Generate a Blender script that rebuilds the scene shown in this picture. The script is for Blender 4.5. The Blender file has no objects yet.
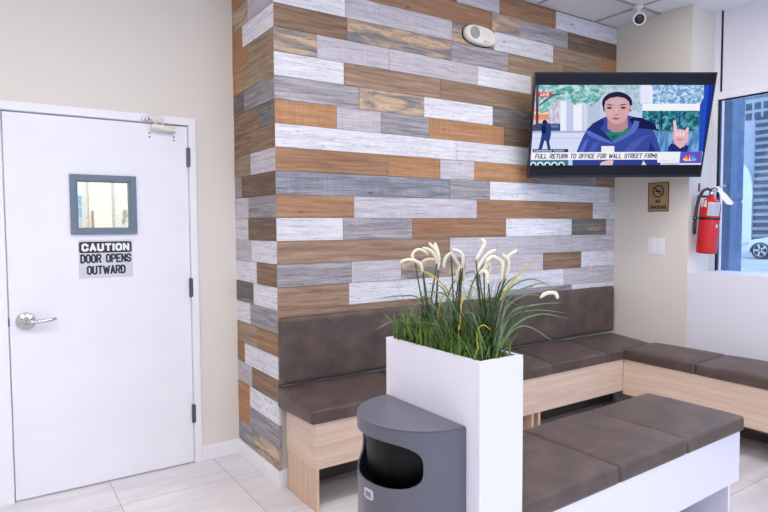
import bpy, bmesh, math, random
from mathutils import Vector, Matrix
random.seed(7)
COL = bpy.context.scene.collection
R = math.radians
# ------------------------------------------------------------------ camera frame
YAW, PITCH, ROLL, FPX, CAMH = R(33.825), R(2.933), R(-0.293), 594.3, 1.45
_f = Vector((math.sin(YAW)*math.cos(PITCH), math.cos(YAW)*math.cos(PITCH), -math.sin(PITCH)))
_r = Vector((math.cos(YAW), -math.sin(YAW), 0)); _u = _r.cross(_f)
RT = math.cos(ROLL)*_r + math.sin(ROLL)*_u
UP = -math.sin(ROLL)*_r + math.cos(ROLL)*_u
CAMP = Vector((0, 0, CAMH))
cd = bpy.data.cameras.new('camera'); cam = bpy.data.objects.new('camera', cd); COL.objects.link(cam)
cd.sensor_width = 36; cd.lens = FPX/768*36; cd.clip_end = 200; cd.clip_start = .05
m = Matrix((RT, UP, -_f)).transposed().to_4x4(); m.translation = CAMP; cam.matrix_world = m
bpy.context.scene.camera = cam
def at(u, v, depth):
    return CAMP + (_f + RT*((u-384)/FPX) + UP*((256-v)/FPX))*depth
LS, WS, EXPO = 12.6, 2.9, 0.0
# ------------------------------------------------------------------ helpers
def tag(o, label=None, cat=None, group=None, kind=None):
    if label: o['label'] = label
    if cat: o['category'] = cat
    if group: o['group'] = group
    if kind: o['kind'] = kind
    return o
def empty(name, loc, rot=(0, 0, 0)):
    o = bpy.data.objects.new(name, None); COL.objects.link(o)
    o.location = loc; o.rotation_euler = rot; o.empty_display_size = .05
    return o
class MB:
    def __init__(s, org=(0, 0, 0)):
        s.v = []; s.f = []; s.m = []; s.uv = []; s.o = Vector(org)
    def add(s, vs, fs, mi=0, uvs=None):
        b = len(s.v); s.v += [Vector(p)-s.o for p in vs]
        for k, f in enumerate(fs):
            s.f.append([b+i for i in f]); s.m.append(mi)
            s.uv.append(uvs[k] if uvs else [(0, 0)]*len(f))
        return s
    def box(s, x0, x1, y0, y1, z0, z1, mi=0):
        vs = [(x, y, z) for z in (z0, z1) for y in (y0, y1) for x in (x0, x1)]
        return s.add(vs, [(0, 2, 3, 1), (4, 5, 7, 6), (0, 1, 5, 4), (2, 6, 7, 3), (0, 4, 6, 2), (1, 3, 7, 5)], mi)
    def tube(s, pts, r, n=8, mi=0, cap=True):
        pts = [Vector(p) for p in pts]; rr = r if isinstance(r, (list, tuple)) else [r]*len(pts)
        vs = []; up = Vector((0, 0, 1)); prev = None
        for i, p in enumerate(pts):
            t = (pts[min(i+1, len(pts)-1)]-pts[max(i-1, 0)]).normalized()
            if prev is None:
                a = t.orthogonal().normalized()
            else:
                a = (prev - t*prev.dot(t)).normalized()
            prev = a; b = t.cross(a)
            for k in range(n):
                w = 2*math.pi*k/n; vs.append(p+(a*math.cos(w)+b*math.sin(w))*rr[i])
        fs = []
        for i in range(len(pts)-1):
            for k in range(n):
                k2 = (k+1) % n; fs.append((i*n+k, i*n+k2, (i+1)*n+k2, (i+1)*n+k))
        if cap:
            fs.append(tuple(reversed(range(n)))); fs.append(tuple(range((len(pts)-1)*n, len(pts)*n)))
        return s.add(vs, fs, mi)
    def lathe(s, prof, c, axis=(0, 0, 1), n=24, mi=0):
        ax = Vector(axis).normalized(); a = ax.orthogonal().normalized(); b = ax.cross(a); c = Vector(c)
        vs = []; 
        for (r, h) in prof:
            for k in range(n):
                w = 2*math.pi*k/n; vs.append(c+ax*h+(a*math.cos(w)+b*math.sin(w))*max(r, 1e-5))
        fs = []
        for i in range(len(prof)-1):
            for k in range(n):
                k2 = (k+1) % n; fs.append((i*n+k, i*n+k2, (i+1)*n+k2, (i+1)*n+k))
        fs.append(tuple(reversed(range(n)))); fs.append(tuple(range((len(prof)-1)*n, len(prof)*n)))
        return s.add(vs, fs, mi)
    def prism(s, pts, o, ax, ay, az, d, mi=0):
        """outline pts (2D) in plane o+ax*x+ay*y extruded by d along az"""
        o, ax, ay, az = Vector(o), Vector(ax), Vector(ay), Vector(az); n = len(pts)
        vs = [o+ax*x+ay*y for x, y in pts]+[o+ax*x+ay*y+az*d for x, y in pts]
        fs = [tuple(reversed(range(n))), tuple(range(n, 2*n))]+[(k, (k+1) % n, n+(k+1) % n, n+k) for k in range(n)]
        return s.add(vs, fs, mi)
    def rbox(s, x0, x1, y0, y1, z0, z1, r, dome=0, n=14, wr=0, seed=0, axis=2, mi=0):
        """upholstered block: rounded edges, slightly domed along +axis"""
        lo = Vector((x0, y0, z0)); hi = Vector((x1, y1, z1)); c = (lo+hi)/2; h = (hi-lo)/2
        rnd = random.Random(seed); ph = [rnd.uniform(0, 6) for _ in range(6)]
        idx = {}; vs = []; fs = []
        def cs(t, hh):   # denser near edges
            e = min(r*2.2, hh*.8)/hh
            k = [-1, -1+e*.12, -1+e*.35, -1+e*.65, -1+e]; inner = [(-1+e)+(2-2*e)*i/(n-1) for i in range(1, n-1)]
            return k+inner+[-q for q in reversed(k)]
        gx, gy, gz = cs(0, h.x), cs(0, h.y), cs(0, h.z); G = [gx, gy, gz]; L = len(gx)
        def vert(i, j, k):
            key = (i, j, k)
            if key in idx: return idx[key]
            t = Vector((gx[i], gy[j], gz[k])); p = Vector((t.x*h.x, t.y*h.y, t.z*h.z))
            q = Vector([max(-(h[a]-r), min(h[a]-r, p[a])) for a in range(3)])
            d = p-q
            if d.length > 1e-9: p = q+d.normalized()*r
            o1, o2 = [a for a in range(3) if a != axis]
            if t[axis] > -.99:
                w = (1-abs(t[o1])**4)*(1-abs(t[o2])**4)*max(0, t[axis])
                p[axis] += dome*w
                if wr:
                    P = c+p
                    p[axis] += wr*w*(math.sin(P[o1]*47+ph[0]+2*math.sin(P[o2]*19+ph[1]))*math.sin(P[o2]*31+ph[2])+.5*math.sin(P[o1]*83+P[o2]*61+ph[3]))
                    p[o2] += wr*.6*math.sin(P[o1]*29+ph[4])*(1-abs(t[o1])**6)*(1 if abs(t[o2]) > .5 else 0)
            idx[key] = len(vs); vs.append(c+p); return idx[key]
        M = L-1
        for i in range(M):
            for j in range(M):
                fs.append((vert(i, j, 0), vert(i, j+1, 0), vert(i+1, j+1, 0), vert(i+1, j, 0)))
                fs.append((vert(i, j, M), vert(i+1, j, M), vert(i+1, j+1, M), vert(i, j+1, M)))
                fs.append((vert(i, 0, j), vert(i+1, 0, j), vert(i+1, 0, j+1), vert(i, 0, j+1)))
                fs.append((vert(i, M, j), vert(i, M, j+1), vert(i+1, M, j+1), vert(i+1, M, j)))
                fs.append((vert(0, i, j), vert(0, i, j+1), vert(0, i+1, j+1), vert(0, i+1, j)))
                fs.append((vert(M, i, j), vert(M, i+1, j), vert(M, i+1, j+1), vert(M, i, j+1)))
        return s.add(vs, fs, mi)
    def text(s, body, o, ax, ay, w, h, mi=0, bold=.012, shear=0, d=.0004, center=True):
        """lettering fitted in w x h, centred on o, in the plane ax, ay (a thin raised print)"""
        cu = bpy.data.curves.new('t', 'FONT'); cu.body = body; cu.size = 1; cu.offset = bold; cu.shear = shear
        cu.resolution_u = 2
        ob = bpy.data.objects.new('t', cu); COL.objects.link(ob)
        dg = bpy.context.evaluated_depsgraph_get(); me = ob.evaluated_get(dg).to_mesh()
        xs = [v.co.x for v in me.vertices]; ys = [v.co.y for v in me.vertices]
        x0, x1, y0, y1 = min(xs), max(xs), min(ys), max(ys)
        o, ax, ay = Vector(o), Vector(ax), Vector(ay); az = ax.cross(ay)
        vs = [o+ax*((v.co.x-x0)/(x1-x0)-.5)*w+ay*((v.co.y-y0)/(y1-y0)-.5)*h+az*d for v in me.vertices]
        fs = [tuple(p.vertices) for p in me.polygons]
        s.add(vs, fs, mi)
        bpy.data.objects.remove(ob); bpy.data.curves.remove(cu)
        return s
    def block(s, body, o, ax, ay, w, h, mi=0, wt=.22, d=.0004, gap=.34, shear=0):
        """bold block capitals, stroke built, fitted in w x h centred on o"""
        o, ax, ay = Vector(o), Vector(ax), Vector(ay); az = ax.cross(ay)
        adv = []; x = 0
        for c in body:
            gw = {' ': .45, 'I': .0, 'M': .85, 'W': 1.0}.get(c, .62); adv.append((c, x, gw)); x += gw+gap
        tot = x-gap; sx = (w-h*wt)/tot; sy = h*(1-wt); th = h*wt/2
        tx = min(th, sx*.2) if sx*.62 < h*.5 else th
        kk = 0
        for c, x0, gw in adv:
            for pl in GLYPH.get(c, []):
                P = [((x0+p[0]*gw-tot/2)*sx, (p[1]-.5)*sy) for p in pl]
                for (x1, y1), (x2, y2) in zip(P[:-1], P[1:]):
                    L = math.hypot(x2-x1, y2-y1) or 1; dx, dy = (x2-x1)/L, (y2-y1)/L; e = th*.75
                    q = [(x1-dx*e-dy*th, y1-dy*e+dx*th), (x1-dx*e+dy*th, y1-dy*e-dx*th), (x2+dx*e+dy*th, y2+dy*e-dx*th), (x2+dx*e-dy*th, y2+dy*e+dx*th)]
                    kk += 1
                    s.add([o+ax*(a+shear*b_)+ay*b_+az*(d+kk % 12*.00003*(d > 0)) for a, b_ in q], [(0, 1, 2, 3)], mi)
        return s
    def build(s, name, mats, parent=None, smooth=False, bevel=0, seg=2, sub=0):
        me = bpy.data.meshes.new(name)
        me.from_pydata([tuple(v) for v in s.v], [], s.f)
        if not isinstance(mats, (list, tuple)): mats = [mats]
        for mm in mats: me.materials.append(mm)
        ul = me.uv_layers.new(name='UVMap'); k = 0
        for pi, p in enumerate(me.polygons):
            p.material_index = min(s.m[pi], len(mats)-1); p.use_smooth = smooth
            for j in range(p.loop_total): ul.data[p.loop_start+j].uv = s.uv[pi][j]
        if name not in ('picture', 'foliage', 'grass_plant'):
            bm_ = bmesh.new(); bm_.from_mesh(me); bmesh.ops.recalc_face_normals(bm_, faces=bm_.faces); bm_.to_mesh(me); bm_.free()
        me.update()
        o = bpy.data.objects.new(name, me); COL.objects.link(o)
        if parent: o.parent = parent
        else: o.location = s.o
        if bevel:
            b = o.modifiers.new('b', 'BEVEL'); b.width = bevel; b.segments = seg; b.limit_method = 'ANGLE'; b.angle_limit = R(40)
            for p in me.polygons: p.use_smooth = True
            w = o.modifiers.new('w', 'WEIGHTED_NORMAL'); w.keep_sharp = True
        return o
_c, _k = .3, .16
_O = [(_c, 0), (1-_c, 0), (1, _k), (1, 1-_k), (1-_c, 1), (_c, 1), (0, 1-_k), (0, _k), (_c, 0)]
GLYPH = {'O': [_O], 'C': [[(1, .28), (1, _k), (1-_c, 0), (_c, 0), (0, _k), (0, 1-_k), (_c, 1), (1-_c, 1), (1, 1-_k), (1, .72)]],
 'A': [[(0, 0), (.5, 1), (1, 0)], [(.2, .3), (.8, .3)]], 'U': [[(0, 1), (0, _k), (_c, 0), (1-_c, 0), (1, _k), (1, 1)]], 'T': [[(0, 1), (1, 1)], [(.5, 1), (.5, 0)]],
 'I': [[(0, 0), (0, 1)]], 'N': [[(0, 0), (0, 1), (1, 0), (1, 1)]], 'D': [[(0, 0), (0, 1), (.65, 1), (1, .8), (1, .2), (.65, 0), (0, 0)]],
 'R': [[(0, 0), (0, 1), (.8, 1), (1, .88), (1, .6), (.8, .48), (0, .48)], [(.55, .48), (1, 0)]], 'P': [[(0, 0), (0, 1), (.8, 1), (1, .88), (1, .56), (.8, .44), (0, .44)]],
 'E': [[(1, 1), (0, 1), (0, 0), (1, 0)], [(0, .5), (.85, .5)]], 'F': [[(1, 1), (0, 1), (0, 0)], [(0, .5), (.85, .5)]], 'L': [[(0, 1), (0, 0), (1, 0)]],
 'S': [[(1, .76), (1, 1-_k), (1-_c, 1), (_c, 1), (0, 1-_k), (0, .64), (_c, .53), (1-_c, .47), (1, .36), (1, _k), (1-_c, 0), (_c, 0), (0, _k), (0, .24)]],
 'W': [[(0, 1), (.25, 0), (.5, .8), (.75, 0), (1, 1)]], 'M': [[(0, 0), (0, 1), (.5, .3), (1, 1), (1, 0)]], 'K': [[(0, 0), (0, 1)], [(1, 1), (.1, .45)], [(.35, .55), (1, 0)]],
 'G': [[(1, .76), (1, 1-_k), (1-_c, 1), (_c, 1), (0, 1-_k), (0, _k), (_c, 0), (1-_c, 0), (1, _k), (1, .46), (.55, .46)]], 'H': [[(0, 0), (0, 1)], [(1, 0), (1, 1)], [(0, .5), (1, .5)]],
 'V': [[(0, 1), (.5, 0), (1, 1)]], 'Y': [[(0, 1), (.5, .5), (1, 1)], [(.5, .5), (.5, 0)]]}
def ell(cx, cy, rx, ry, n=28, p=2.0):
    o = []
    for k in range(n):
        a = 2*math.pi*k/n; c, s_ = math.cos(a), math.sin(a)
        o.append((cx+rx*math.copysign(abs(c)**(2/p), c), cy+ry*math.copysign(abs(s_)**(2/p), s_)))
    return o
# ------------------------------------------------------------------ materials
def srgb(c):
    return tuple([((x/255+.055)/1.055)**2.4 if x/255 > .04045 else x/255/12.92 for x in c])+(1,)
def new(name):
    mt = bpy.data.materials.new(name); mt.use_nodes = True; nt = mt.node_tree
    return mt, nt, nt.nodes['Principled BSDF']
def plain(name, c, rough=.5, metal=0, spec=.5, bump=0, bscale=80, var=0, vscale=3):
    mt, nt, b = new(name); b.inputs['Base Color'].default_value = srgb(c)
    b.inputs['Roughness'].default_value = rough; b.inputs['Metallic'].default_value = metal
    b.inputs['Specular IOR Level'].default_value = spec
    tc = nt.nodes.new('ShaderNodeTexCoord')
    if bump:
        n = nt.nodes.new('ShaderNodeTexNoise'); n.inputs['Scale'].default_value = bscale; n.inputs['Detail'].default_value = 4
        nt.links.new(tc.outputs['Object'], n.inputs['Vector'])
        bp = nt.nodes.new('ShaderNodeBump'); bp.inputs['Strength'].default_value = bump; bp.inputs['Distance'].default_value = .002
        nt.links.new(n.outputs['Fac'], bp.inputs['Height']); nt.links.new(bp.outputs['Normal'], b.inputs['Normal'])
    if var:
        n = nt.nodes.new('ShaderNodeTexNoise'); n.inputs['Scale'].default_value = vscale; n.inputs['Detail'].default_value = 5
        nt.links.new(tc.outputs['Object'], n.inputs['Vector'])
        rp = nt.nodes.new('ShaderNodeValToRGB'); rp.color_ramp.elements[0].position = .3; rp.color_ramp.elements[1].position = .7
        rp.color_ramp.elements[0].color = srgb([max(0, x-var) for x in c]); rp.color_ramp.elements[1].color = srgb([min(255, x+var) for x in c])
        nt.links.new(n.outputs['Fac'], rp.inputs['Fac']); nt.links.new(rp.outputs['Color'], b.inputs['Base Color'])
    return mt
def emis(name, c, s=1.0):
    mt = bpy.data.materials.new(name); mt.use_nodes = True; nt = mt.node_tree; nt.nodes.clear()
    e = nt.nodes.new('ShaderNodeEmission'); e.inputs['Color'].default_value = srgb(c); e.inputs['Strength'].default_value = s
    o = nt.nodes.new('ShaderNodeOutputMaterial'); nt.links.new(e.outputs[0], o.inputs[0]); return mt
def ramp(nt, stops):
    r = nt.nodes.new('ShaderNodeValToRGB'); el = r.color_ramp.elements
    el[0].position, el[0].color = stops[0][0], srgb(stops[0][1])
    el[1].position, el[1].color = stops[-1][0], srgb(stops[-1][1])
    for p, c in stops[1:-1]:
        e = el.new(p); e.color = srgb(c)
    return r
def mapped_noise(nt, src, sc, scale=1, detail=5, rough=.6, dist=0):
    mp = nt.nodes.new('ShaderNodeMapping'); mp.inputs['Scale'].default_value = sc; nt.links.new(src, mp.inputs['Vector'])
    n = nt.nodes.new('ShaderNodeTexNoise'); n.inputs['Scale'].default_value = scale; n.inputs['Detail'].default_value = detail
    n.inputs['Roughness'].default_value = rough; n.inputs['Distortion'].default_value = dist
    nt.links.new(mp.outputs[0], n.inputs['Vector']); return n
def mixc(nt, fac, a, b, mode='MIX'):
    mx = nt.nodes.new('ShaderNodeMix'); mx.data_type = 'RGBA'; mx.blend_type = mode
    for k, x in ((0, fac), (6, a), (7, b)):
        if hasattr(x, 'is_output'): nt.links.new(x, mx.inputs[k])
        elif k == 0: mx.inputs[0].default_value = x
        else: mx.inputs[k].default_value = srgb(x)
    return mx.outputs[2]
def plank(name, stops, fleck=None, flev=(.60, .72), patch=None, plev=(.5, .6), gs=(1.6, 26, 1), rough=.75, saw=0, dist=.6, lines=.35):
    """weathered board; UV x runs along the grain in metres"""
    mt, nt, b = new(name); b.inputs['Roughness'].default_value = rough; b.inputs['Specular IOR Level'].default_value = .25
    tc = nt.nodes.new('ShaderNodeTexCoord'); uv = tc.outputs['UV']
    g = mapped_noise(nt, uv, gs, 1.5, 8, .65, dist); r = ramp(nt, stops); nt.links.new(g.outputs['Fac'], r.inputs['Fac']); c = r.outputs['Color']
    f = mapped_noise(nt, uv, (5, 110, 1), 1.5, 4, .6)
    fr = ramp(nt, [(.3, (195, 195, 195)), (.62, (255, 255, 255))]); nt.links.new(f.outputs['Fac'], fr.inputs['Fac'])
    c = mixc(nt, .5, c, fr.outputs['Color'], 'MULTIPLY')
    if saw:
        sn = mapped_noise(nt, uv, (90, 3, 1), 1.5, 2, .5); sr = ramp(nt, [(.4, (215, 215, 215)), (.6, (255, 255, 255))]); nt.links.new(sn.outputs['Fac'], sr.inputs['Fac'])
        c = mixc(nt, saw, c, sr.outputs['Color'], 'MULTIPLY')
    if patch:
        pn = mapped_noise(nt, uv, (3.2, 13, 1), 1.3, 4, .55, .8); pr_ = ramp(nt, [(plev[0], (0, 0, 0)), (plev[1], (255, 255, 255))]); nt.links.new(pn.outputs['Fac'], pr_.inputs['Fac'])
        c = mixc(nt, pr_.outputs['Color'], c, patch)
    if fleck:
        fn = mapped_noise(nt, uv, (9, 34, 1), 2.2, 6, .75, 1.2); f2 = ramp(nt, [(flev[0], (0, 0, 0)), (flev[1], (255, 255, 255))]); nt.links.new(fn.outputs['Fac'], f2.inputs['Fac'])
        c = mixc(nt, f2.outputs['Color'], c, fleck)
    bn = mapped_noise(nt, uv, (.45, .45, 1), 1.0, 1, .5); br = ramp(nt, [(.32, (236, 234, 232)), (.66, (255, 255, 255))]); nt.links.new(bn.outputs['Fac'], br.inputs['Fac'])
    c = mixc(nt, 1.0, c, br.outputs['Color'], 'MULTIPLY')
    ln_ = mapped_noise(nt, uv, (2.2, 60, 1), 1.5, 6, .7, .4); lr = ramp(nt, [(.36, (176, 172, 176)), (.47, (255, 255, 255))]); nt.links.new(ln_.outputs['Fac'], lr.inputs['Fac'])
    c = mixc(nt, lines, c, lr.outputs['Color'], 'MULTIPLY')
    # small knots
    vo = nt.nodes.new('ShaderNodeTexVoronoi'); vo.inputs['Scale'].default_value = 1.0
    mp = nt.nodes.new('ShaderNodeMapping'); mp.inputs['Scale'].default_value = (3.5, 9, 1); nt.links.new(uv, mp.inputs['Vector']); nt.links.new(mp.outputs[0], vo.inputs['Vector'])
    kr = ramp(nt, [(.035, (90, 70, 58)), (.085, (255, 255, 255))]); nt.links.new(vo.outputs['Distance'], kr.inputs['Fac'])
    c = mixc(nt, .55, c, kr.outputs['Color'], 'MULTIPLY')
    nt.links.new(c, b.inputs['Base Color'])
    bp = nt.nodes.new('ShaderNodeBump'); bp.inputs['Strength'].default_value = .25; bp.inputs['Distance'].default_value = .002
    nt.links.new(g.outputs['Fac'], bp.inputs['Height']); nt.links.new(bp.outputs['Normal'], b.inputs['Normal'])
    return mt
PL = {
 'O': plank('orange_board', [(.3, (176, 128, 92)), (.5, (193, 146, 108)), (.7, (208, 165, 128))], saw=.4),
 'N': plank('orange_brown_board', [(.3, (144, 108, 84)), (.5, (170, 132, 104)), (.7, (190, 152, 122))]),
 'B': plank('brown_board', [(.3, (122, 98, 82)), (.5, (150, 124, 104)), (.7, (176, 150, 127))]),
 'D': plank('dark_brown_board', [(.3, (96, 80, 70)), (.5, (124, 105, 91)), (.7, (150, 128, 110))]),
 'P': plank('rosy_brown_board', [(.3, (132, 106, 90)), (.5, (160, 133, 114)), (.7, (186, 160, 140))]),
 'T': plank('tan_board', [(.3, (136, 116, 98)), (.5, (164, 143, 122)), (.7, (190, 168, 144))]),
 'G': plank('grey_board', [(.3, (134, 132, 138)), (.5, (166, 163, 168)), (.7, (196, 192, 197))], fleck=(116, 112, 117), flev=(.54, .72), lines=.7),
 'U': plank('blue_grey_board', [(.3, (124, 128, 142)), (.5, (158, 162, 176)), (.7, (194, 196, 208))], fleck=(108, 111, 124), flev=(.54, .72), saw=.4, lines=.7),
 'S': plank('dark_grey_board', [(.3, (96, 94, 94)), (.5, (124, 120, 118)), (.7, (156, 150, 146))], patch=(170, 150, 125), plev=(.6, .68)),
 'L': plank('pale_whitewashed_board', [(.3, (190, 186, 196)), (.5, (211, 207, 215)), (.7, (226, 223, 230))], fleck=(158, 154, 165), flev=(.54, .74), saw=.25, lines=.5),
 'W': plank('white_board', [(.3, (216, 219, 231)), (.5, (236, 238, 246)), (.7, (247, 248, 252))], fleck=(140, 145, 170), flev=(.54, .74), lines=.45),
 'K': plank('charred_tan_board', [(.35, (120, 120, 126)), (.6, (152, 148, 150))], patch=(212, 184, 152), plev=(.40, .62), fleck=(112, 92, 78), flev=(.56, .72), lines=.6),
}
PK = list(PL)
wallpaint = plain('beige_wall_paint', (224, 219, 211), .7, bump=.08, bscale=250)
wallcool = plain('pale_wall_paint', (222, 219, 214), .7, bump=.08, bscale=250)
white = plain('white_satin_paint', (236, 236, 242), .35)
doorpaint = plain('white_door_paint', (234, 235, 243), .32, var=2, vscale=4)
whitelam = plain('white_laminate', (226, 226, 240), .3)
lowwall = plain('white_low_wall_paint', (230, 231, 242), .4)
ceilm = plain('ceiling_tile', (242, 242, 246), .9, bump=.4, bscale=300)
tbar = plain('ceiling_grid_bar', (172, 172, 182), .6)
darkm = plain('dark_gap', (20, 20, 28), .8)
bluegrey = plain('slate_blue_frame_paint', (104, 118, 136), .35)
chrome = plain('satin_chrome', (205, 205, 210), .22, 1)
steel = plain('dark_hinge_steel', (95, 98, 104), .4, .8)
black = plain('black_plastic', (18, 18, 22), .35)
blacktxt = plain('black_print', (30, 30, 40), .5)
signw = plain('light_grey_sign', (208, 210, 219), .4)
whitetxt = plain('white_print', (235, 235, 240), .5)
gold = plain('brass_sign', (176, 148, 104), .4, .35)
cream = plain('cream_plastic', (226, 222, 214), .45)
pgrey = plain('grey_plastic', (160, 158, 160), .5)
red = plain('red_enamel', (196, 28, 34), .25)
redl = plain('red_label', (170, 40, 60), .5)
rubber = plain('black_rubber', (52, 52, 60), .55)
binm = plain('grey_bin_plastic', (90, 92, 105), .3)
bindark = plain('bin_liner_black', (5, 5, 7), .42, spec=.18, bump=.6, bscale=25)
soil = plain('dark_soil', (38, 34, 30), .95, bump=1, bscale=60)
edge_shade_brown = plain('dark_edge_and_shade_board', (84, 73, 68), .6)  # for the panel's lower edge and the boards imitating under-seat shade
def leather():
    mt, nt, b = new('brown_upholstery'); tc = nt.nodes.new('ShaderNodeTexCoord')
    n = mapped_noise(nt, tc.outputs['Object'], (1, 1, 1), 9, 6, .6); r = ramp(nt, [(.32, (66, 51, 46)), (.5, (81, 65, 60)), (.68, (96, 79, 73))])
    nt.links.new(n.outputs['Fac'], r.inputs['Fac']); nt.links.new(r.outputs['Color'], b.inputs['Base Color'])
    b.inputs['Roughness'].default_value = .42; b.inputs['Specular IOR Level'].default_value = .55; b.inputs['Sheen Weight'].default_value = .1; b.inputs['Sheen Roughness'].default_value = .4
    n2 = mapped_noise(nt, tc.outputs['Object'], (1, 1, 1), 240, 3, .6)
    n3 = mapped_noise(nt, tc.outputs['Object'], (1, 1, 1), 22, 4, .6)
    ad = nt.nodes.new('ShaderNodeMath'); ad.operation = 'ADD'; nt.links.new(n2.outputs['Fac'], ad.inputs[0]); nt.links.new(n3.outputs['Fac'], ad.inputs[1])
    bp = nt.nodes.new('ShaderNodeBump'); bp.inputs['Strength'].default_value = .6; bp.inputs['Distance'].default_value = .004
    nt.links.new(ad.outputs[0], bp.inputs['Height']); nt.links.new(bp.outputs['Normal'], b.inputs['Normal'])
    return mt
leath = leather()
def laminate(name, sc, a=(203, 177, 158), c=(226, 203, 184)):
    mt, nt, b = new(name); tc = nt.nodes.new('ShaderNodeTexCoord')
    n = mapped_noise(nt, tc.outputs['Object'], sc, 1.4, 7, .6, .5); r = ramp(nt, [(.3, a), (.5, tuple((x+y)/2 for x, y in zip(a, c))), (.7, c)])
    nt.links.new(n.outputs['Fac'], r.inputs['Fac']); nt.links.new(r.outputs['Color'], b.inputs['Base Color'])
    b.inputs['Roughness'].default_value = .45; return mt
lamH = laminate('pale_oak_laminate', (1.2, 1.2, 30)); lamV = laminate('pale_oak_laminate_upright', (30, 30, 1.2), (196, 164, 140), (216, 188, 164))
edge = plain('light_wood_edge', (212, 184, 152), .5)
def floor_mat():
    mt, nt, b = new('pale_stone_tiles'); tc = nt.nodes.new('ShaderNodeTexCoord'); sx = nt.nodes.new('ShaderNodeSeparateXYZ'); nt.links.new(tc.outputs['Object'], sx.inputs[0])
    def math_(op, a, b2):
        q = nt.nodes.new('ShaderNodeMath'); q.operation = op
        for k, x in enumerate((a, b2)):
            if hasattr(x, 'is_output'): nt.links.new(x, q.inputs[k])
            else: q.inputs[k].default_value = x
        return q.outputs[0]
    lines = []; cells = []
    for ax, off, sp in ((sx.outputs[0], .541, .599), (sx.outputs[1], 3.288, .578)):
        t = math_('DIVIDE', math_('SUBTRACT', ax, off), sp); fr = math_('FRACT', math_('ADD', t, 50.0), 0); cells.append(math_('FLOOR', t, 0))
        d = math_('MINIMUM', fr, math_('SUBTRACT', 1.0, fr)); lines.append(math_('LESS_THAN', d, .0032))
    ln = math_('MAXIMUM', *lines)
    cv = nt.nodes.new('ShaderNodeCombineXYZ'); nt.links.new(cells[0], cv.inputs[0]); nt.links.new(cells[1], cv.inputs[1])
    vm = nt.nodes.new('ShaderNodeVectorMath'); vm.operation = 'MULTIPLY_ADD'; nt.links.new(cv.outputs[0], vm.inputs[0]); vm.inputs[1].default_value = (3.7, 5.3, 0); nt.links.new(tc.outputs['Object'], vm.inputs[2])
    n = mapped_noise(nt, vm.outputs[0], (1.1, 5.5, 1), 1.2, 6, .55, .8); r = ramp(nt, [(.25, (200, 197, 200)), (.5, (218, 216, 219)), (.72, (229, 227, 230))]); nt.links.new(n.outputs['Fac'], r.inputs['Fac'])
    c = mixc(nt, ln, r.outputs['Color'], (150, 150, 154)); nt.links.new(c, b.inputs['Base Color'])
    b.inputs['Roughness'].default_value = .28; b.inputs['Specular IOR Level'].default_value = .45
    return mt
def glass(name, tint, refl=.08, gc=(1, 1, 1, 1)):
    mt = bpy.data.materials.new(name); mt.use_nodes = True; nt = mt.node_tree; nt.nodes.clear()
    t = nt.nodes.new('ShaderNodeBsdfTransparent'); t.inputs[0].default_value = tint; g = nt.nodes.new('ShaderNodeBsdfGlossy'); g.inputs['Roughness'].default_value = .02
    g.inputs[0].default_value = gc
    mx = nt.nodes.new('ShaderNodeMixShader'); mx.inputs[0].default_value = refl
    o = nt.nodes.new('ShaderNodeOutputMaterial'); nt.links.new(t.outputs[0], mx.inputs[1]); nt.links.new(g.outputs[0], mx.inputs[2]); nt.links.new(mx.outputs[0], o.inputs[0]); return mt
# ================================================================== SETTING
CEIL = 3.03
b = MB(); b.box(-2.6, 4.7, -3.6, 3.7, -.1, 0); floor = tag(b.build('floor', floor_mat()), kind='structure')
b = MB(); b.box(-2.6, 4.75, -3.6, 3.9, CEIL, CEIL+.1); tag(b.build('ceiling', ceilm), kind='structure')
b = MB()
for k in range(-10, 2): 
    X = 3.998+.667*k
    if X < 4.6: b.box(X-.012, X+.012, -3.5, 3.6 if X < 1.3 else 2.98, CEIL-.006, CEIL+.001)
for k in range(-9, 1):
    Y = 2.618+.667*k; b.box(-2.5, 4.26 if Y > 2.3 else 4.58, Y-.012, Y+.012, CEIL-.007, CEIL+.001)
tag(b.build('trim_1', tbar), kind='structure')            # suspended ceiling grid
# left (door) wall, with the door opening
DY = 3.629
b = MB(); b.box(-2.6, .078, DY, DY+.14, 0, CEIL); b.box(1.03, 1.45, DY, DY+.14, 0, CEIL); b.box(.078, 1.03, DY, DY+.14, 2.052, CEIL)
tag(b.build('wall_door_side', wallpaint), kind='structure')
b = MB(); b.box(-2.6, -2.5, -3.6, DY, 0, CEIL); tag(b.build('wall_left', wallpaint), kind='structure')
b = MB(); b.box(-2.5, 4.7, -3.6, -3.5, 0, .35); b.box(-2.5, 4.7, -3.6, -3.5, 2.75, CEIL); b.box(-2.5, -1.8, -3.6, -3.5, .35, 2.75); b.box(3.9, 4.7, -3.6, -3.5, .35, 2.75); tag(b.build('wall_rear', wallpaint), kind='structure')
b = MB()
for x in (-1.8, -.4, 1.0, 2.4, 3.84): b.box(x, x+.06, -3.59, -3.51, .35, 2.75)
w2 = tag(b.build('window_rear_added', white), kind='structure')  # unseen rear glazing, added to let cool daylight in from behind
b = MB(); b.box(-1.8, 3.9, -3.555, -3.549, .35, 2.75); b.build('glass_pane', glass('added_rear_glass', (.9, .95, 1, 1), .05), w2)
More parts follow.
